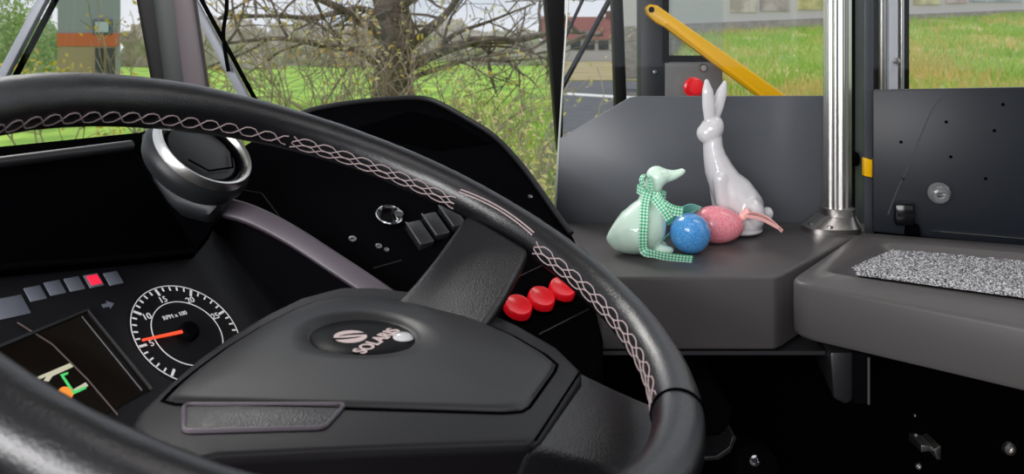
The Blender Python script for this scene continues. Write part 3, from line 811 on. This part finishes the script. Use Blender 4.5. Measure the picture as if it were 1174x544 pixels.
lp = [hpt(u, v, 0) for u, v in lid]; hx, hy, _ = frame_of(ZN)
bm = bmesh.new(); NA2 = 160; rings = []
prof = [(.0, -.005, 'in'), (.0345, -.005, 'in'), (.0375, -.003, 'in'), (.042, .0, 'in')] + [(t, None, 'out') for t in (.15, .35, .55, .75, .9, .97, 1.0)] + [(1.0, -.008, 'sk')]
for rr_, h, kd in prof:
    ring = []
    for k in range(NA2):
        a = 2*math.pi*k/NA2; d = hx*math.cos(a)+hy*math.sin(a)
        if kd == 'in': p = ZP+d*rr_+ZN*h
        else:
            L = polar(lp, ZP, a, hx, hy); r0 = .042+(max(L, .043)-.042)*rr_
            dome = -.0045*(rr_**2)-(.002 if rr_ >= .999 else 0)
            p = ZP+d*r0+ZN*(dome if kd == 'out' else h)
        ring.append(bm.verts.new(p))
    rings.append(ring)
for A, B in zip(rings, rings[1:]):
    for k in range(NA2): bm.faces.new([A[k], A[(k+1) % NA2], B[(k+1) % NA2], B[k]])
bmesh.ops.remove_doubles(bm, verts=bm.verts, dist=1e-6)
obj('hub_lid', bm, M['hub'], wheel, 50)
BC = ZP-ZN*.0035
badge = obj('badge', lathe([(0, .0012), (.02, .001), (.034, 0), (.0355, -.001)], BC, ZN, 64), M['badge'], wheel)
t0, t1 = hpt(405, 403), hpt(456, 371.5)
tx = (t1-t0); tx = (tx-ZN*tx.dot(ZN)).normalized(); ty = ZN.cross(tx)
tm = (t0+t1)/2; tm = tm-ZN*(tm-BC).dot(ZN)+ZN*.0012
obj('lettering', text('SOLARIS', .0136, tm-ty*.001, tx, ty, .0002, bold=.0002), M['emblem'], badge)
ec = hpt(402, 382.5); ec = ec-ZN*(ec-BC).dot(ZN)+ZN*.0012
def ep(x, y, h): return ec+(tx*x+ty*y)*.0118+ZN*h
el = obj('emblem_disc', prism([ep(math.cos(a)*1.0, math.sin(a)*.92, 0) for a in [2*math.pi*k/40 for k in range(40)]], ZN*.0003), M['emblem'], badge)
for sg in (1, -1):
    up_ = [(1.04, .06), (.98, .36), (.35, .40), (-.25, .33), (-.62, .16), (-.1, .20), (.4, .18)]
    o = prism([ep(sg*(x+y)*.7071, sg*(y-x)*.7071, .0003) for x, y in up_], ZN*.0002)
    obj('emblem_swoosh', o, M['badge'], badge)
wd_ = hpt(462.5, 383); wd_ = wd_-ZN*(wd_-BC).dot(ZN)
obj('badge_highlight', lathe([(0, .0040), (.004, .0036), (.0065, .0022), (.0072, .0008)], wd_, ZN, 28), M['white'], badge)  # raised white disc modelled in place of a bright reflection on the badge
# button plate with recess, ridge along the lower front
def rim_frame(pts, w_, h0, h1):
    c = sum(pts, V())/len(pts); b = bmesh.new(); A = [b.verts.new(p) for p in pts]
    return b
q = rounded([hpt(u, v, -.0052) for u, v in [(211, 464.5), (396, 464), (372, 490.5), (211, 495)]], [.004, .004, .004, .004], 5)
kp = obj('key_plate', prism(q, -ZN*.002, .0003), M['leather_fine'], wheel)
obj('key_plate_edge', tube(q, .0013, 8, closed=True), M['trimstrip'], kp)
bm = tube(spline([hpt(u, v, -.012) for u, v in [(262, 519), (330, 514), (420, 510), (520, 505), (600, 499)]], 5), [.003]+[.0055]*19+[.003], 10)
obj('front_ridge', bm, M['leather_fine'], wheel)
bm = tube(spline([hpt(u, v, -.018) for u, v in [(255, 530), (310, 526), (370, 521)]], 5), [.003]+[.007]*9+[.004], 10)
obj('finger_lever', bm, M['dash'], wheel)
# line between wing and lid
obj('lid_seam', tube([ZP+(hpt(u, v)-ZP)*1.012-ZN*.0062 for u, v in lid], .0012, 8, closed=True), M['black'], wheel)
obj('wing_seam', tube([hpt(u, v, -.0055) for u, v in [(664, 428), (640, 465), (614, 505)]], .0008, 6), M['black'], wheel)
obj('column', lathe([(.04, 0), (.04, -.12), (.05, -.14), (.05, -.30)], ZP+V((0, -.05, -.055)), ZN, 32), M['black'], wheel)

# ------------------------------------------------------------------ grey shelf and its figures
SZ = -.23
def sp(u, v, z=SZ): d = ray(u, v); return d*(z/d.z)
back = 1.062
sh = thing('dash_shelf', 'grey moulded shelf carrying the Easter figures beside the tray', 'shelf', (.22, .93, SZ-.09))
top = [V((.060, back, SZ)), V((.088, .815, SZ)), sp(888, 318), sp(897, 315), sp(984, 270), V((.455, back, SZ))]
bm = prism(top, (0, 0, -.072), .003, 3)
obj('shelf_top', bm, M['shelf'], sh)
obj('under_lip', box((.20, .84, SZ-.0765), .22, .04, .004), M['dark_steel'], sh)
obj('under_frame', box((.25, .98, SZ-.09), .36, .13, .03, .003), M['black'], sh)

def fig(u, v, Y, ru, rv, ry, tilt=0, dy=0):
    k = Y/F; return (at(u, v, Y)+V((0, dy, 0)), (ru*k, ry, rv*k), Matrix.Rotation(math.radians(tilt), 4, 'Y') if tilt else None)
# white rabbit
Yr = 1.0
kr = Yr/F
kr = Yr/F
def fc(pts, n=4): return chain([at(u, v, Yr)+V((0, dy, 0)) for u, v, ru, rv, ry, dy in pts], [(ru*kr, ry, rv*kr) for u, v, ru, rv, ry, dy in pts], n)
ra = fc([(817, 158, 11, 12, .012, 0), (817.5, 170, 11.5, 12, .013, 0), (820, 182, 13.5, 13, .0145, 0), (825, 196, 17, 15, .017, 0), (832, 210, 19.5, 18, .020, 0), (842, 224, 24, 24, .024, 0), (851, 238, 24.5, 26, .027, 0), (852, 246, 24, 21, .029, 0), (850, 256, 24, 11, .030, 0)])
ra += [fig(846, 262, Yr, 28, 6.5, .030), fig(880, 245, Yr, 6.5, 8, .009), fig(858, 241, Yr, 17, 24, .036, -14), fig(820, 196, Yr, 11, 22, .013, -6)]
for dy in (-.012, .012):
    ra += fc([(824, 205, 10, 12, .009, dy), (827, 228, 9.5, 12, .0095, dy), (829, 250, 8, 12, .009, dy), (828, 262, 9, 6.5, .009, dy), (822, 264, 9, 4.5, .009, dy)])
ra += [fig(816, 148, Yr, 13.5, 17, .0150, 24), fig(811, 153, Yr, 12.5, 12.5, .0130, 20)]
ra += fc([(812.5, 138, 6.5, 8, .0046, -.005), (811, 120, 7.6, 9, .0046, -.006), (810, 106, 6.8, 8, .0044, -.006), (809, 94, 3, 4, .003, -.005)], 6)
ra += fc([(819, 138, 6.5, 8, .0046, .005), (824.5, 121, 7.8, 8, .0046, .007), (829.5, 107, 6.6, 7.5, .0042, .008), (833, 96, 2.8, 3.8, .0028, .008)], 6)
bm = blob(ra, .0011, 10, .5)
zr = min(v.co.z for v in bm.verts)
bmesh.ops.translate(bm, vec=(0, 0, SZ-zr), verts=bm.verts)
rb = thing('rabbit_figurine', 'tall white glazed ceramic rabbit sitting upright behind the pink egg', 'figurine', (at(845, 268, Yr).x, Yr, SZ))
obj('body', bm, M['white'], rb, 180)
# mint duck
Yd = .905; kd = Yd/F
def dc(pts, n=5): return chain([at(u, v, Yd) for u, v, ru, rv, ry in pts], [(ru*kd, ry, rv*kd) for u, v, ru, rv, ry in pts], n)
du = dc([(700, 279, 5, 6, .006), (707, 278, 10, 14, .015), (717, 275, 17, 21, .023), (728, 270, 23, 27, .029), (738, 265, 23.5, 31, .029), (745, 263, 18.5, 30, .025)])
du += dc([(743, 250, 15.5, 20, .019), (744, 236, 11.5, 16, .0135), (746, 225, 9.5, 12, .011), (751, 213, 11, 12, .012)])
du += [fig(756, 290, Yd, 15, 6, .010, 0, -.010), fig(753, 290, Yd, 15, 6, .010, 0, .012), fig(753, 208.5, Yd, 12.8, 13, .0138), fig(758, 207, Yd, 11, 9.5, .0115)]
du += dc([(762, 207.5, 9, 8.5, .0085), (771, 206.5, 7, 6, .0066), (777, 204.5, 5.5, 4.6, .0056), (782, 202, 4.2, 3.6, .0045)])
bm = blob(du, .0012, 10, .5)
zr = min(v.co.z for v in bm.verts); bmesh.ops.translate(bm, vec=(0, 0, SZ-zr), verts=bm.verts)
dk = thing('duck_figurine', 'mint green glazed ceramic duck wearing a gingham ribbon', 'figurine', (at(735, 297, Yd).x, Yd, SZ))
obj('body', bm, M['mint'], dk, 180)
bow = thing('gingham_ribbon', 'green gingham ribbon tied round the neck of the mint duck', 'ribbon', at(745, 220, Yd)); bow.parent = dk
bow.location = V(bow['_o'])-V(dk['_o'])
del bow['label']; del bow['category']
fr_ = V((0, -1, 0)); W = .0092
nc = at(747, 221, Yd)
nk = [nc+V((math.cos(a)*.0155, math.sin(a)*.0165, -.004*math.cos(a))) for a in [2*math.pi*k/12 for k in range(13)]]
obj('neck_band', ribbon(nk, [V((0.1, 0, 1))]*13, W, .0008, 4), M['gingham'], bow)
obj('tail', ribbon([at(742, 222, Yd-.019), at(739, 236, Yd-.029), at(738, 255, Yd-.038), at(737, 275, Yd-.039), at(738.5, 288, Yd-.036), at(748, 291, Yd-.045), at(766, 295, Yd-.050), at(794, 297.5, Yd-.052)],
      [V((1, 0, 0)), V((1, 0, 0)), V((1, 0, 0)), V((1, 0, 0)), V((.9, 0, .5)), V((0, -.3, 1)), V((0, -.5, 1)), V((0, -.6, 1))], W, .0008, 8), M['gingham'], bow)
obj('tail', ribbon([at(752, 224, Yd-.018), at(760, 234, Yd-.026), at(771, 241, Yd-.026), at(783, 243, Yd-.024)], [V((.5, 0, 1)), V((-.3, 0, 1)), V((-.2, 0, 1)), V((0, 0, 1))], W*1.15, .0008, 8), M['gingham'], bow)
obj('tail', ribbon([at(749, 226, Yd-.02), at(760, 240, Yd-.028), at(768, 252, Yd-.027)], [V((1, 0, .4)), V((1, 0, .6)), V((1, 0, .7))], W, .0008, 8), M['gingham'], bow)
obj('loop', ribbon([at(745, 221, Yd-.018), at(738, 214, Yd-.020), at(735.5, 206, Yd-.018), at(739, 201, Yd-.016), at(744, 206, Yd-.018), at(747, 219, Yd-.018)], [V((.5, -1, 0)), V((.5, -1, .2)), V((.5, -1, .2)), V((.5, -1, 0)), V((.5, -1, -.2)), V((.5, -1, 0))], W*.8, .0008, 8), M['gingham'], bow)
# eggs
def egg(c, axis, L, r, seg=40):
    prof = []
    for k in range(25):
        t = math.pi*k/24; z = -math.cos(t); prof.append((max(0, r*math.sin(t)*(1-.13*z)), L*z))
    prof[0] = (0, -L); prof[-1] = (0, L)
    return lathe(prof, c, axis, seg)
Ye = .905
eb = at(791, 264.5, Ye); 
bm = egg(eb, V((-.25, -.75, .45)), .0240, .0218)
zr = min(v.co.z for v in bm.verts); bmesh.ops.translate(bm, vec=(0, 0, SZ-zr), verts=bm.verts)
tag(obj('decorative_egg', bm, M['blueegg'], None, 180), 'glossy blue glitter egg in front of the pink egg', 'egg')
Yp = .955; pc = at(824, 253.5, Yp)
pe = thing('wrapped_egg', 'pink speckled egg with ribbon ends lying before the white rabbit', 'egg', V((pc.x, Yp, SZ)))
bm = egg(pc, V((1, .15, -.12)), .0300, .0212)
zr = min(v.co.z for v in bm.verts); dz = SZ-zr; bmesh.ops.translate(bm, vec=(0, 0, dz), verts=bm.verts)
obj('shell', bm, M['pinkegg'], pe, 180)
kn = at(852, 248, Yp)
bm = blob([(kn, (.0052, .005, .006), None), (kn+V((.004, 0, .005)), (.004, .004, .005), None)], .001, 3)
obj('knot', bm, M['pinkribbon'], pe, 180)
obj('ribbon_end', ribbon([kn, at(864, 245, Yp-.004), at(880, 251, Yp-.01), at(897, 265.5, Yp-.02)], [V((0, -.8, .6))]*4, .007, .0007), M['pinkribbon'], pe)
obj('ribbon_end', ribbon([kn, at(862, 249, Yp-.010), at(874, 252, Yp-.02), at(893, 262, Yp-.026)], [V((0, -.5, .8))]*4, .004, .0007), M['pinkribbon'], pe)
obj('wrap_end', ribbon([at(800, 243, Yp+.004), at(788, 240, Yp), at(776, 247, Yp-.006), at(764, 252, Yp-.010)], [V((.3, -.6, .8)), V((.3, -.5, .8)), V((.2, -.4, 1)), V((.1, -.3, 1))], .017, .0007), M['teal'], pe)
obj('wrap_end', ribbon([at(797, 246, Yp), at(781, 256, Yp-.012), at(769, 268, Yp-.02), at(760, 277, Yp-.03)], [V((.5, -.2, .8))]*4, .016, .0007), M['teal'], pe)

# ------------------------------------------------------------------ glass screen with grey lower half behind the shelf
Yg = 1.075
gs = thing('glass_screen', 'upright glass screen with solid grey lower half behind the rabbit', 'screen', at(790, 255, Yg))
bm = prism([at(634, 268, Yg), at(641, 160, Yg), at(722, 112, Yg), at(735, 110.5, Yg), at(958, 110, Yg), at(958, 268, Yg)], (0, .006, 0), .001)
obj('lower_panel', bm, M['panelgrey'], gs)
obj('pane', prism([at(641, 160, Yg), at(664, -200, Yg), at(958, -200, Yg), at(958, 110, Yg), at(735, 110.5, Yg), at(722, 112, Yg)], (0, .005, 0)), M['glass'], gs)
obj('polished_edge', tube([at(635, 262, Yg), at(641, 160, Yg), at(664, -200, Yg)], .0014, 6), mat('pale_glass_edge', srgb(196, 200, 192), .3), gs)

# ------------------------------------------------------------------ steel grab pole
pb = sp(960, 264)
pole = thing('grab_pole', 'upright ribbed steel grab pole standing on the corner of the shelf', 'pole', pb)
bm = bmesh.new(); seg = 48; rings = []
for z in (pb.z+.008, pb.z+.9):
    rings.append([bm.verts.new((pb.x+(.0158+.0007*math.cos(12*a))*math.cos(a), pb.y+(.0158+.0007*math.cos(12*a))*math.sin(a), z)) for a in [2*math.pi*k/(seg*2) for k in range(seg*2)]])
for k in range(seg*2): bm.faces.new([rings[0][k], rings[0][(k+1) % (seg*2)], rings[1][(k+1) % (seg*2)], rings[1][k]])
bm.faces.new(rings[1])
obj('tube', bm, M['steel'], pole)
def ring_(cx_, cy_, rx_, ry_, z_): return [pb+V((cx_+rx_*math.copysign(abs(math.cos(a))**.7, math.cos(a)), cy_+ry_*math.copysign(abs(math.sin(a))**.7, math.sin(a)), z_)) for a in [2*math.pi*k/40 for k in range(40)]]
bm = bmesh.new(); lps = [[bm.verts.new(p) for p in r_] for r_ in (ring_(-.009, -.004, .034, .024, 0), ring_(-.009, -.004, .034, .024, .006), ring_(-.008, -.004, .032, .0225, .008), ring_(-.002, 0, .0225, .020, .018), ring_(0, 0, .0195, .0195, .020), ring_(0, 0, .0195, .0195, .028), ring_(0, 0, .0162, .0162, .029))]
for A_, B_ in zip(lps, lps[1:]):
    for k in range(40): bm.faces.new([A_[k], A_[(k+1) % 40], B_[(k+1) % 40], B_[k]])
bm.faces.new(lps[0][::-1]); bm.faces.new(lps[-1])
f2 = obj('flange', bm, M['castmetal'], pole, 25)
for dx_, dy_ in ((-.034, -.008), (-.018, -.022)): screw(pb+V((dx_, dy_, .0085)), V((0, 0, 1)), .005, M['dark_steel'], f2)

# ------------------------------------------------------------------ door post and dark panel on the right
tag(struct('trim_5', prism([at(974, -300, 1.09), at(992, -300, 1.09), at(992, 300, 1.09), at(974, 300, 1.09)], (0, .05, 0)), M['pillarblack']), 'black post behind the grab pole')
tag(struct('trim_6', prism([at(991, -300, 1.05), at(1002, -300, 1.05), at(1002, 290, 1.05), at(991, 290, 1.05)], (0, .03, 0), .002), mat('post_grey', srgb(70, 74, 80), .4)), 'grey edge strip of the post behind the grab pole')
cdn = V((-.07, -.147, 0)).normalized()
p0 = at(1001, 262, 1.015); pd = V((.155, -.050, 0)).normalized()
cn = V((pd.y, -pd.x, 0))  # facing the camera
def cdp(u, v, h=0): return on(u, v, p0, cn, h)
cab = thing('cab_door_panel', 'dark blue-grey cab door panel with clear knob behind the carpeted tray', 'door panel', cdp(1090, 270))
bm = prism([cdp(1001, 103.5), cdp(1240, 99), cdp(1240, 290), cdp(1001, 266)], -cn*.014, .0012)
pn = obj('panel', bm, M['panelblue'], cab)
obj('top_pane', prism([cdp(1001, -200, -.004), cdp(1240, -200, -.004), cdp(1240, 99, -.004), cdp(1001, 103.5, -.004)], -cn*.006), M['glass'], cab)
bm = tube(spline([cdp(u, v, .0) for u, v in [(1018, 246), (1030, 215), (1045, 183), (1058, 150), (1070, 124), (1080, 112), (1092, 106)]], 5), .0008, 6)
obj('scratch_line', bm, mat('pale_score', srgb(62, 66, 72), .5), pn)
for u, v in ((1033, 163), (1090, 180), (1130, 205), (1085, 140), (1035, 205), (1140, 150), (1150, 120)): obj('rivet', lathe([(0, .0006), (.0016, .0004), (.002, 0)], cdp(u, v), cn, 12), M['black'], pn)
kb = obj('clear_knob', lathe([(0, .020), (.007, .020), (.0095, .018), (.0095, .013), (.0125, .010), (.0125, .004), (.010, 0)], cdp(1075, 220), cn, 32), M['clearknob'], cab)
obj('knob_screw', lathe([(0, .0205), (.0045, .021), (.005, .0185)], cdp(1075, 220), cn, 20), M['chrome'], kb)
bm = prism([cdp(1024, 231, .001), cdp(1046, 231, .001), cdp(1047, 256, .001), cdp(1024, 256, .001)], cn*.018, .003)
lt = obj('latch', bm, M['blackgloss'], cab)
obj('latch_foot', prism([cdp(1038, 256, .001), cdp(1052, 256, .001), cdp(1054, 268, .001), cdp(1036, 268, .001)], cn*.014, .002), M['black'], lt)
obj('bottom_gap_strip', tube([cdp(1068, 265.5, .002), cdp(1240, 280, .002)], .0011, 6), M['chrome'], cab)
tag(obj('yellow_tab', prism([at(991, 181, 1.04), at(1001, 184, 1.04), at(1001, 204, 1.04), at(991, 202, 1.04)], (0, .008, 0), .001), M['yellow']), 'small yellow tab on the post beside the dark panel', 'tab')
tag(obj('door_buffer', lathe([(0, .012), (.006, .011), (.009, .006), (.009, -.01)], at(979, 182, 1.075), (-.3, -1, 0), 24), M['dash']), 'round black buffer on the post right of the grab pole', 'buffer')

# ------------------------------------------------------------------ bus entrance door beyond the screen
Yo = 1.75
door = bpy.data.objects.new('door_1', None); C.objects.link(door); pdz = at(780, 600, Yo)
door.location = pdz+UP; door['_o'] = tuple(pdz+UP); door['kind'] = 'structure'
obj('door_stile', prism([at(733, -200, Yo), at(762, -200, Yo), at(762, 500, Yo), at(735, 500, Yo)], (0, .05, 0), .004), M['frame'], door)
obj('door_gasket', prism([at(760, -200, Yo-.004), at(767, -200, Yo-.004), at(767, 72, Yo-.004), at(760, 72, Yo-.004)], (0, .04, 0)), M['black'], door)
obj('door_rail', prism([at(762, 68, Yo), at(829, 68, Yo), at(829, 500, Yo), at(762, 500, Yo)], (0, .045, 0), .004), mat('door_rail_grey', srgb(112, 112, 112), .5), door)
obj('door_gasket', prism([at(762, 64, Yo-.004), at(829, 64, Yo-.004), at(829, 71, Yo-.004), at(762, 71, Yo-.004)], (0, .04, 0)), M['black'], door)
obj('door_pane', prism([at(764, -200, Yo+.02), at(829, -200, Yo+.02), at(829, 68, Yo+.02), at(764, 68, Yo+.02)], (0, .006, 0)), M['glass_dim'], door)
screw(at(751, 83, Yo-.002), V((0, -1, 0)), .005, M['dark_steel'], door)
tag(obj('emergency_button', lathe([(0, .030), (.012, .029), (.0165, .024), (.0165, .012), (.021, .010), (.021, -.004)], at(794.5, 100, Yo), (0, -1, .0), 32), M['red']), 'round red emergency button on the entrance door left of rabbit ears', 'button')
tag(obj('door_lock', lathe([(0, .006), (.006, .006), (.009, .003), (.0095, -.002)], at(806, 78, Yo), (0, -1, 0), 24), M['steel']), 'small round lock on the entrance door above the red button', 'lock')
struct('trim_7', prism([at(696, -200, 1.70), at(707, -200, 1.70), at(724, 260, 1.70), at(711, 260, 1.70)], (0, .05, 0), .003), M['pillarblack'])
ma = thing('mirror_strut', 'thin dark crossed struts outside, between corner pillar and entrance door', 'strut', at(650, 110, 1.9))
obj('strut', tube([at(715, -30, 1.9), at(640, 108, 1.9)], .0065, 10), M['frame'], ma)
obj('strut', tube([at(682, -30, 1.9), at(640, 60, 1.9)], .004, 10), M['frame'], ma)
# yellow handrail
hr = thing('handrail', 'flat yellow diagonal handrail on the entrance door behind the rabbit', 'handrail', at(870, 112, 1.73))
a, b = at(741, 12, 1.55), at(905, 118, 1.45)
bm = prism([at(742, 17, 1.73), at(740, 9, 1.73), at(745, 4.5, 1.73), at(754, 6, 1.73), at(768, 16, 1.73), at(905, 112, 1.73), at(960, 152, 1.73), at(940, 160, 1.73), at(880, 120, 1.73), at(868, 110, 1.73), at(762, 31, 1.73), at(752, 26, 1.73)], (0, .022, 0), .004, 3)
obj('bar', bm, M['yellow'], hr)
obj('edge_ridge', tube([at(764, 27, 1.73), at(876, 112, 1.73)], .003, 8), M['yellow'], hr)
screw(at(747, 11, 1.728), V((0, -1, 0)), .006, M['black'], hr)
# second door post with poles at right
dp = thing('door_post', 'bundle of upright steel and dark strips left of the right-hand window', 'post', at(1025, 200, 1.5))
for u0, u1, m, dy in ((1003, 1010, M['pillarblack'], 0), (1010, 1016, M['steel'], -.01), (1016, 1021, M['frame'], 0), (1020, 1030, mat('pale_rail', srgb(196, 200, 206), .3), -.015), (1029, 1035, M['frame'], 0), (1033, 1037, M['steel'], -.01), (1036, 1043, M['pillarblack'], 0)):
    obj('upright', prism([at(u0, -200, 1.5+dy), at(u1, -200, 1.5+dy), at(u1, 260, 1.5+dy), at(u0, 260, 1.5+dy)], (0, .03, 0), .002), m, dp)
obj('cross_bolt', lathe([(0, .004), (.006, .003), (.007, 0)], at(1028, 70, 1.48), (0, -1, 0), 16), M['steel'], dp)

# ------------------------------------------------------------------ carpeted tray
TZ = -.225
def tp_(u, v, z=TZ): d = ray(u, v); return d*(z/d.z)
tray = thing('coin_tray', 'long grey moulded tray with a carpeted hollow, right of the shelf', 'tray', tp_(1060, 340, -.30))
L0, L1 = tp_(903, 322), tp_(985, 266)
fd = (tp_(1174, 371)-tp_(912, 321)).normalized()
bd = (tp_(1174, 276)-tp_(1000, 262.5)).normalized()
A = L0; B = L0+fd*.46; D = L1; E2 = L1+bd*.40
ia = tp_(948, 312)+V((0, 0, 0)); ib = tp_(1174, 348); ib = ia+(ib-ia).normalized()*.40
ic = tp_(1012, 278); idd = ic+bd*.36
O = rounded([A, B, E2, D], [.022, .01, .01, .02])
I = rounded([ia, ib, idd, ic], [.016, .01, .01, .016])
IF = [V(((p.x-c_.x)*.93+c_.x, (p.y-c_.y)*.93+c_.y, TZ-.014)) for c_ in [sum(I, V())/len(I)] for p in I]
bm = bmesh.new()
def loop(ps): return [bm.verts.new(p) for p in ps]
cO = sum(O, V())/len(O); cI = sum(I, V())/len(I)
def off(ps, c, k, dz): return [V((c.x+(p.x-c.x)*(1+k/(p-c).length), c.y+(p.y-c.y)*(1+k/(p-c).length), p.z+dz)) for p in ps]
chainl = [off(O, cO, -.004, -.052), off(O, cO, 0, -.048), off(O, cO, 0, -.0045), off(O, cO, -.0014, -.0014), off(O, cO, -.0045, 0), off(I, cI, .004, 0), off(I, cI, 0, -.003), IF]
lo = [loop(p) for p in chainl]
for X_, Y_ in zip(lo, lo[1:]):
    for k in range(len(X_)): bm.faces.new([X_[k], X_[(k+1) % len(X_)], Y_[(k+1) % len(X_)], Y_[k]])
bm.faces.new(lo[-1]); bm.faces.new(lo[0][::-1])
obj('tray_shell', bm, M['shelf'], tray, 50)
obj('support_bracket', prism([at(951, 404, .80), at(979, 404, .80), at(979, 460, .80), at(971, 466, .80), at(955, 458, .80)], (.02, .10, 0), .004), M['hub'], tray)
obj('support_bracket', prism([at(979, 404, .80), at(996, 406, .795), at(996, 464, .795), at(979, 464, .80)], (.0, .08, 0), .002), M['dash'], tray)
obj('bracket_edge', tube([at(996, 410, .794), at(996, 464, .794)], .0012, 6), M['shelf'], tray)
# carpet mat in the hollow
def carpet():
    m = mat('salt_pepper_carpet', (.02, .02, .022), .95)
    t = m.node_tree; b = t.nodes['Principled BSDF']
    n = t.nodes.new('ShaderNodeTexNoise'); n.inputs['Scale'].default_value = 620; n.inputs['Detail'].default_value = 2
    r = t.nodes.new('ShaderNodeValToRGB'); r.color_ramp.elements[0].position = .40; r.color_ramp.elements[1].position = .62
    r.color_ramp.elements[0].color = srgb(48, 48, 50); r.color_ramp.elements[1].color = srgb(205, 205, 208)
    co = t.nodes.new('ShaderNodeTexCoord')
    t.links.new(co.outputs['Object'], n.inputs['Vector']); t.links.new(n.outputs['Fac'], r.inputs[0]); t.links.new(r.outputs[0], b.inputs['Base Color'])
    return m
ca, cb_, cc = tp_(962, 313, TZ-.012), tp_(1174, 342, TZ-.012), tp_(1022, 288, TZ-.012)
cb_ = ca+(cb_-ca).normalized()*.36; cdv = cc+(tp_(1174, 304, TZ-.012)-cc).normalized()*.33
bm = bmesh.new(); n1_, n2_ = 200, 60; g = []
for i in range(n1_+1):
    row = []
    for j in range(n2_+1):
        s, t = i/n1_, j/n2_
        p = (ca.lerp(cb_, s)).lerp(cc.lerp(cdv, s), t)
        edge = min(1, min(s, 1-s)*40, min(t, 1-t)*20)
        row.append(bm.verts.new(p+V((R.uniform(-.0006, .0006), R.uniform(-.0006, .0006), edge*(.004+R.uniform(0, .0026))))))
    g.append(row)
for i in range(n1_):
    for j in range(n2_): bm.faces.new([g[i][j], g[i+1][j], g[i+1][j+1], g[i][j+1]])
tag(obj('carpet_mat', bm, carpet(), None, 10), 'black and white flecked carpet mat lying in the tray', 'mat')

# ------------------------------------------------------------------ dark fittings under the shelf and tray
Yw = 1.19
pd_ = thing('knee_pad', 'rounded black housing under the shelf beside the wheel rim', 'housing', at(825, 520, 1.0))
obj('pad', prism([at(790, 462, 1.0), at(830, 460, 1.0), at(842, 468, 1.0), at(838, 488, 1.0), at(826, 502, 1.0), at(790, 504, 1.0)], (0, .19, 0), .006, 3), M['dash'], pd_)
obj('strap', prism([at(790, 526, .99), at(822, 523, .99), at(836, 513, .99), at(840, 500, .99), at(845, 503, .99), at(838, 519, .99), at(824, 528, .99), at(790, 530, .99)], (0, .2, 0), .001), M['hub'], pd_)
bp = thing('bolted_plate', 'small black plate with a steel bolt below the shelf', 'plate', at(868, 540, 1.15))
obj('plate', prism([at(845, 522, 1.16), at(852, 514, 1.16), at(872, 514, 1.16), at(888, 522, 1.16), at(894, 536, 1.16), at(890, 580, 1.16), at(845, 580, 1.16)], (0, .04, 0), .002), M['dash'], bp)
screw(at(865, 528, 1.158), V((0, -1, .1)), .0085, M['chrome'], bp)
hg = thing('hinge', 'small steel hinge fixed to the dark wall under the tray', 'hinge', at(1066, 535, 1.15))
obj('hinge_leaf', prism([at(1056, 511, 1.16), at(1066, 512, 1.16), at(1077, 515, 1.16), at(1077, 519, 1.16), at(1066, 518, 1.16), at(1056, 519, 1.16)], (0, .04, 0), .001), M['steel'], hg)
obj('hinge_leaf', prism([at(1070, 516, 1.155), at(1079, 512, 1.155), at(1079, 527, 1.155), at(1075, 528, 1.155)], (0, .04, 0), .001), M['steel'], hg)
for u, v, r, lab in ((1157, 515, .0095, 'large steel bolt under the far right of the tray'), (1053, 535, .005, 'small steel bolt below the hinge under the tray'), (1049, 477, .002, 'tiny bright bolt above the hinge under the tray'), (1050, 500, .003, 'tiny steel bolt just above left of the hinge')):
    o = lathe([(0, .002), (r*.3, .001), (r*.45, r*.5), (r*.8, r*.45), (r, r*.1), (r, -.03)], at(u, v, 1.192), (-.1, -1, .1), 24)
    tag(obj('steel_bolt', o, M['steel']), lab, 'bolt')
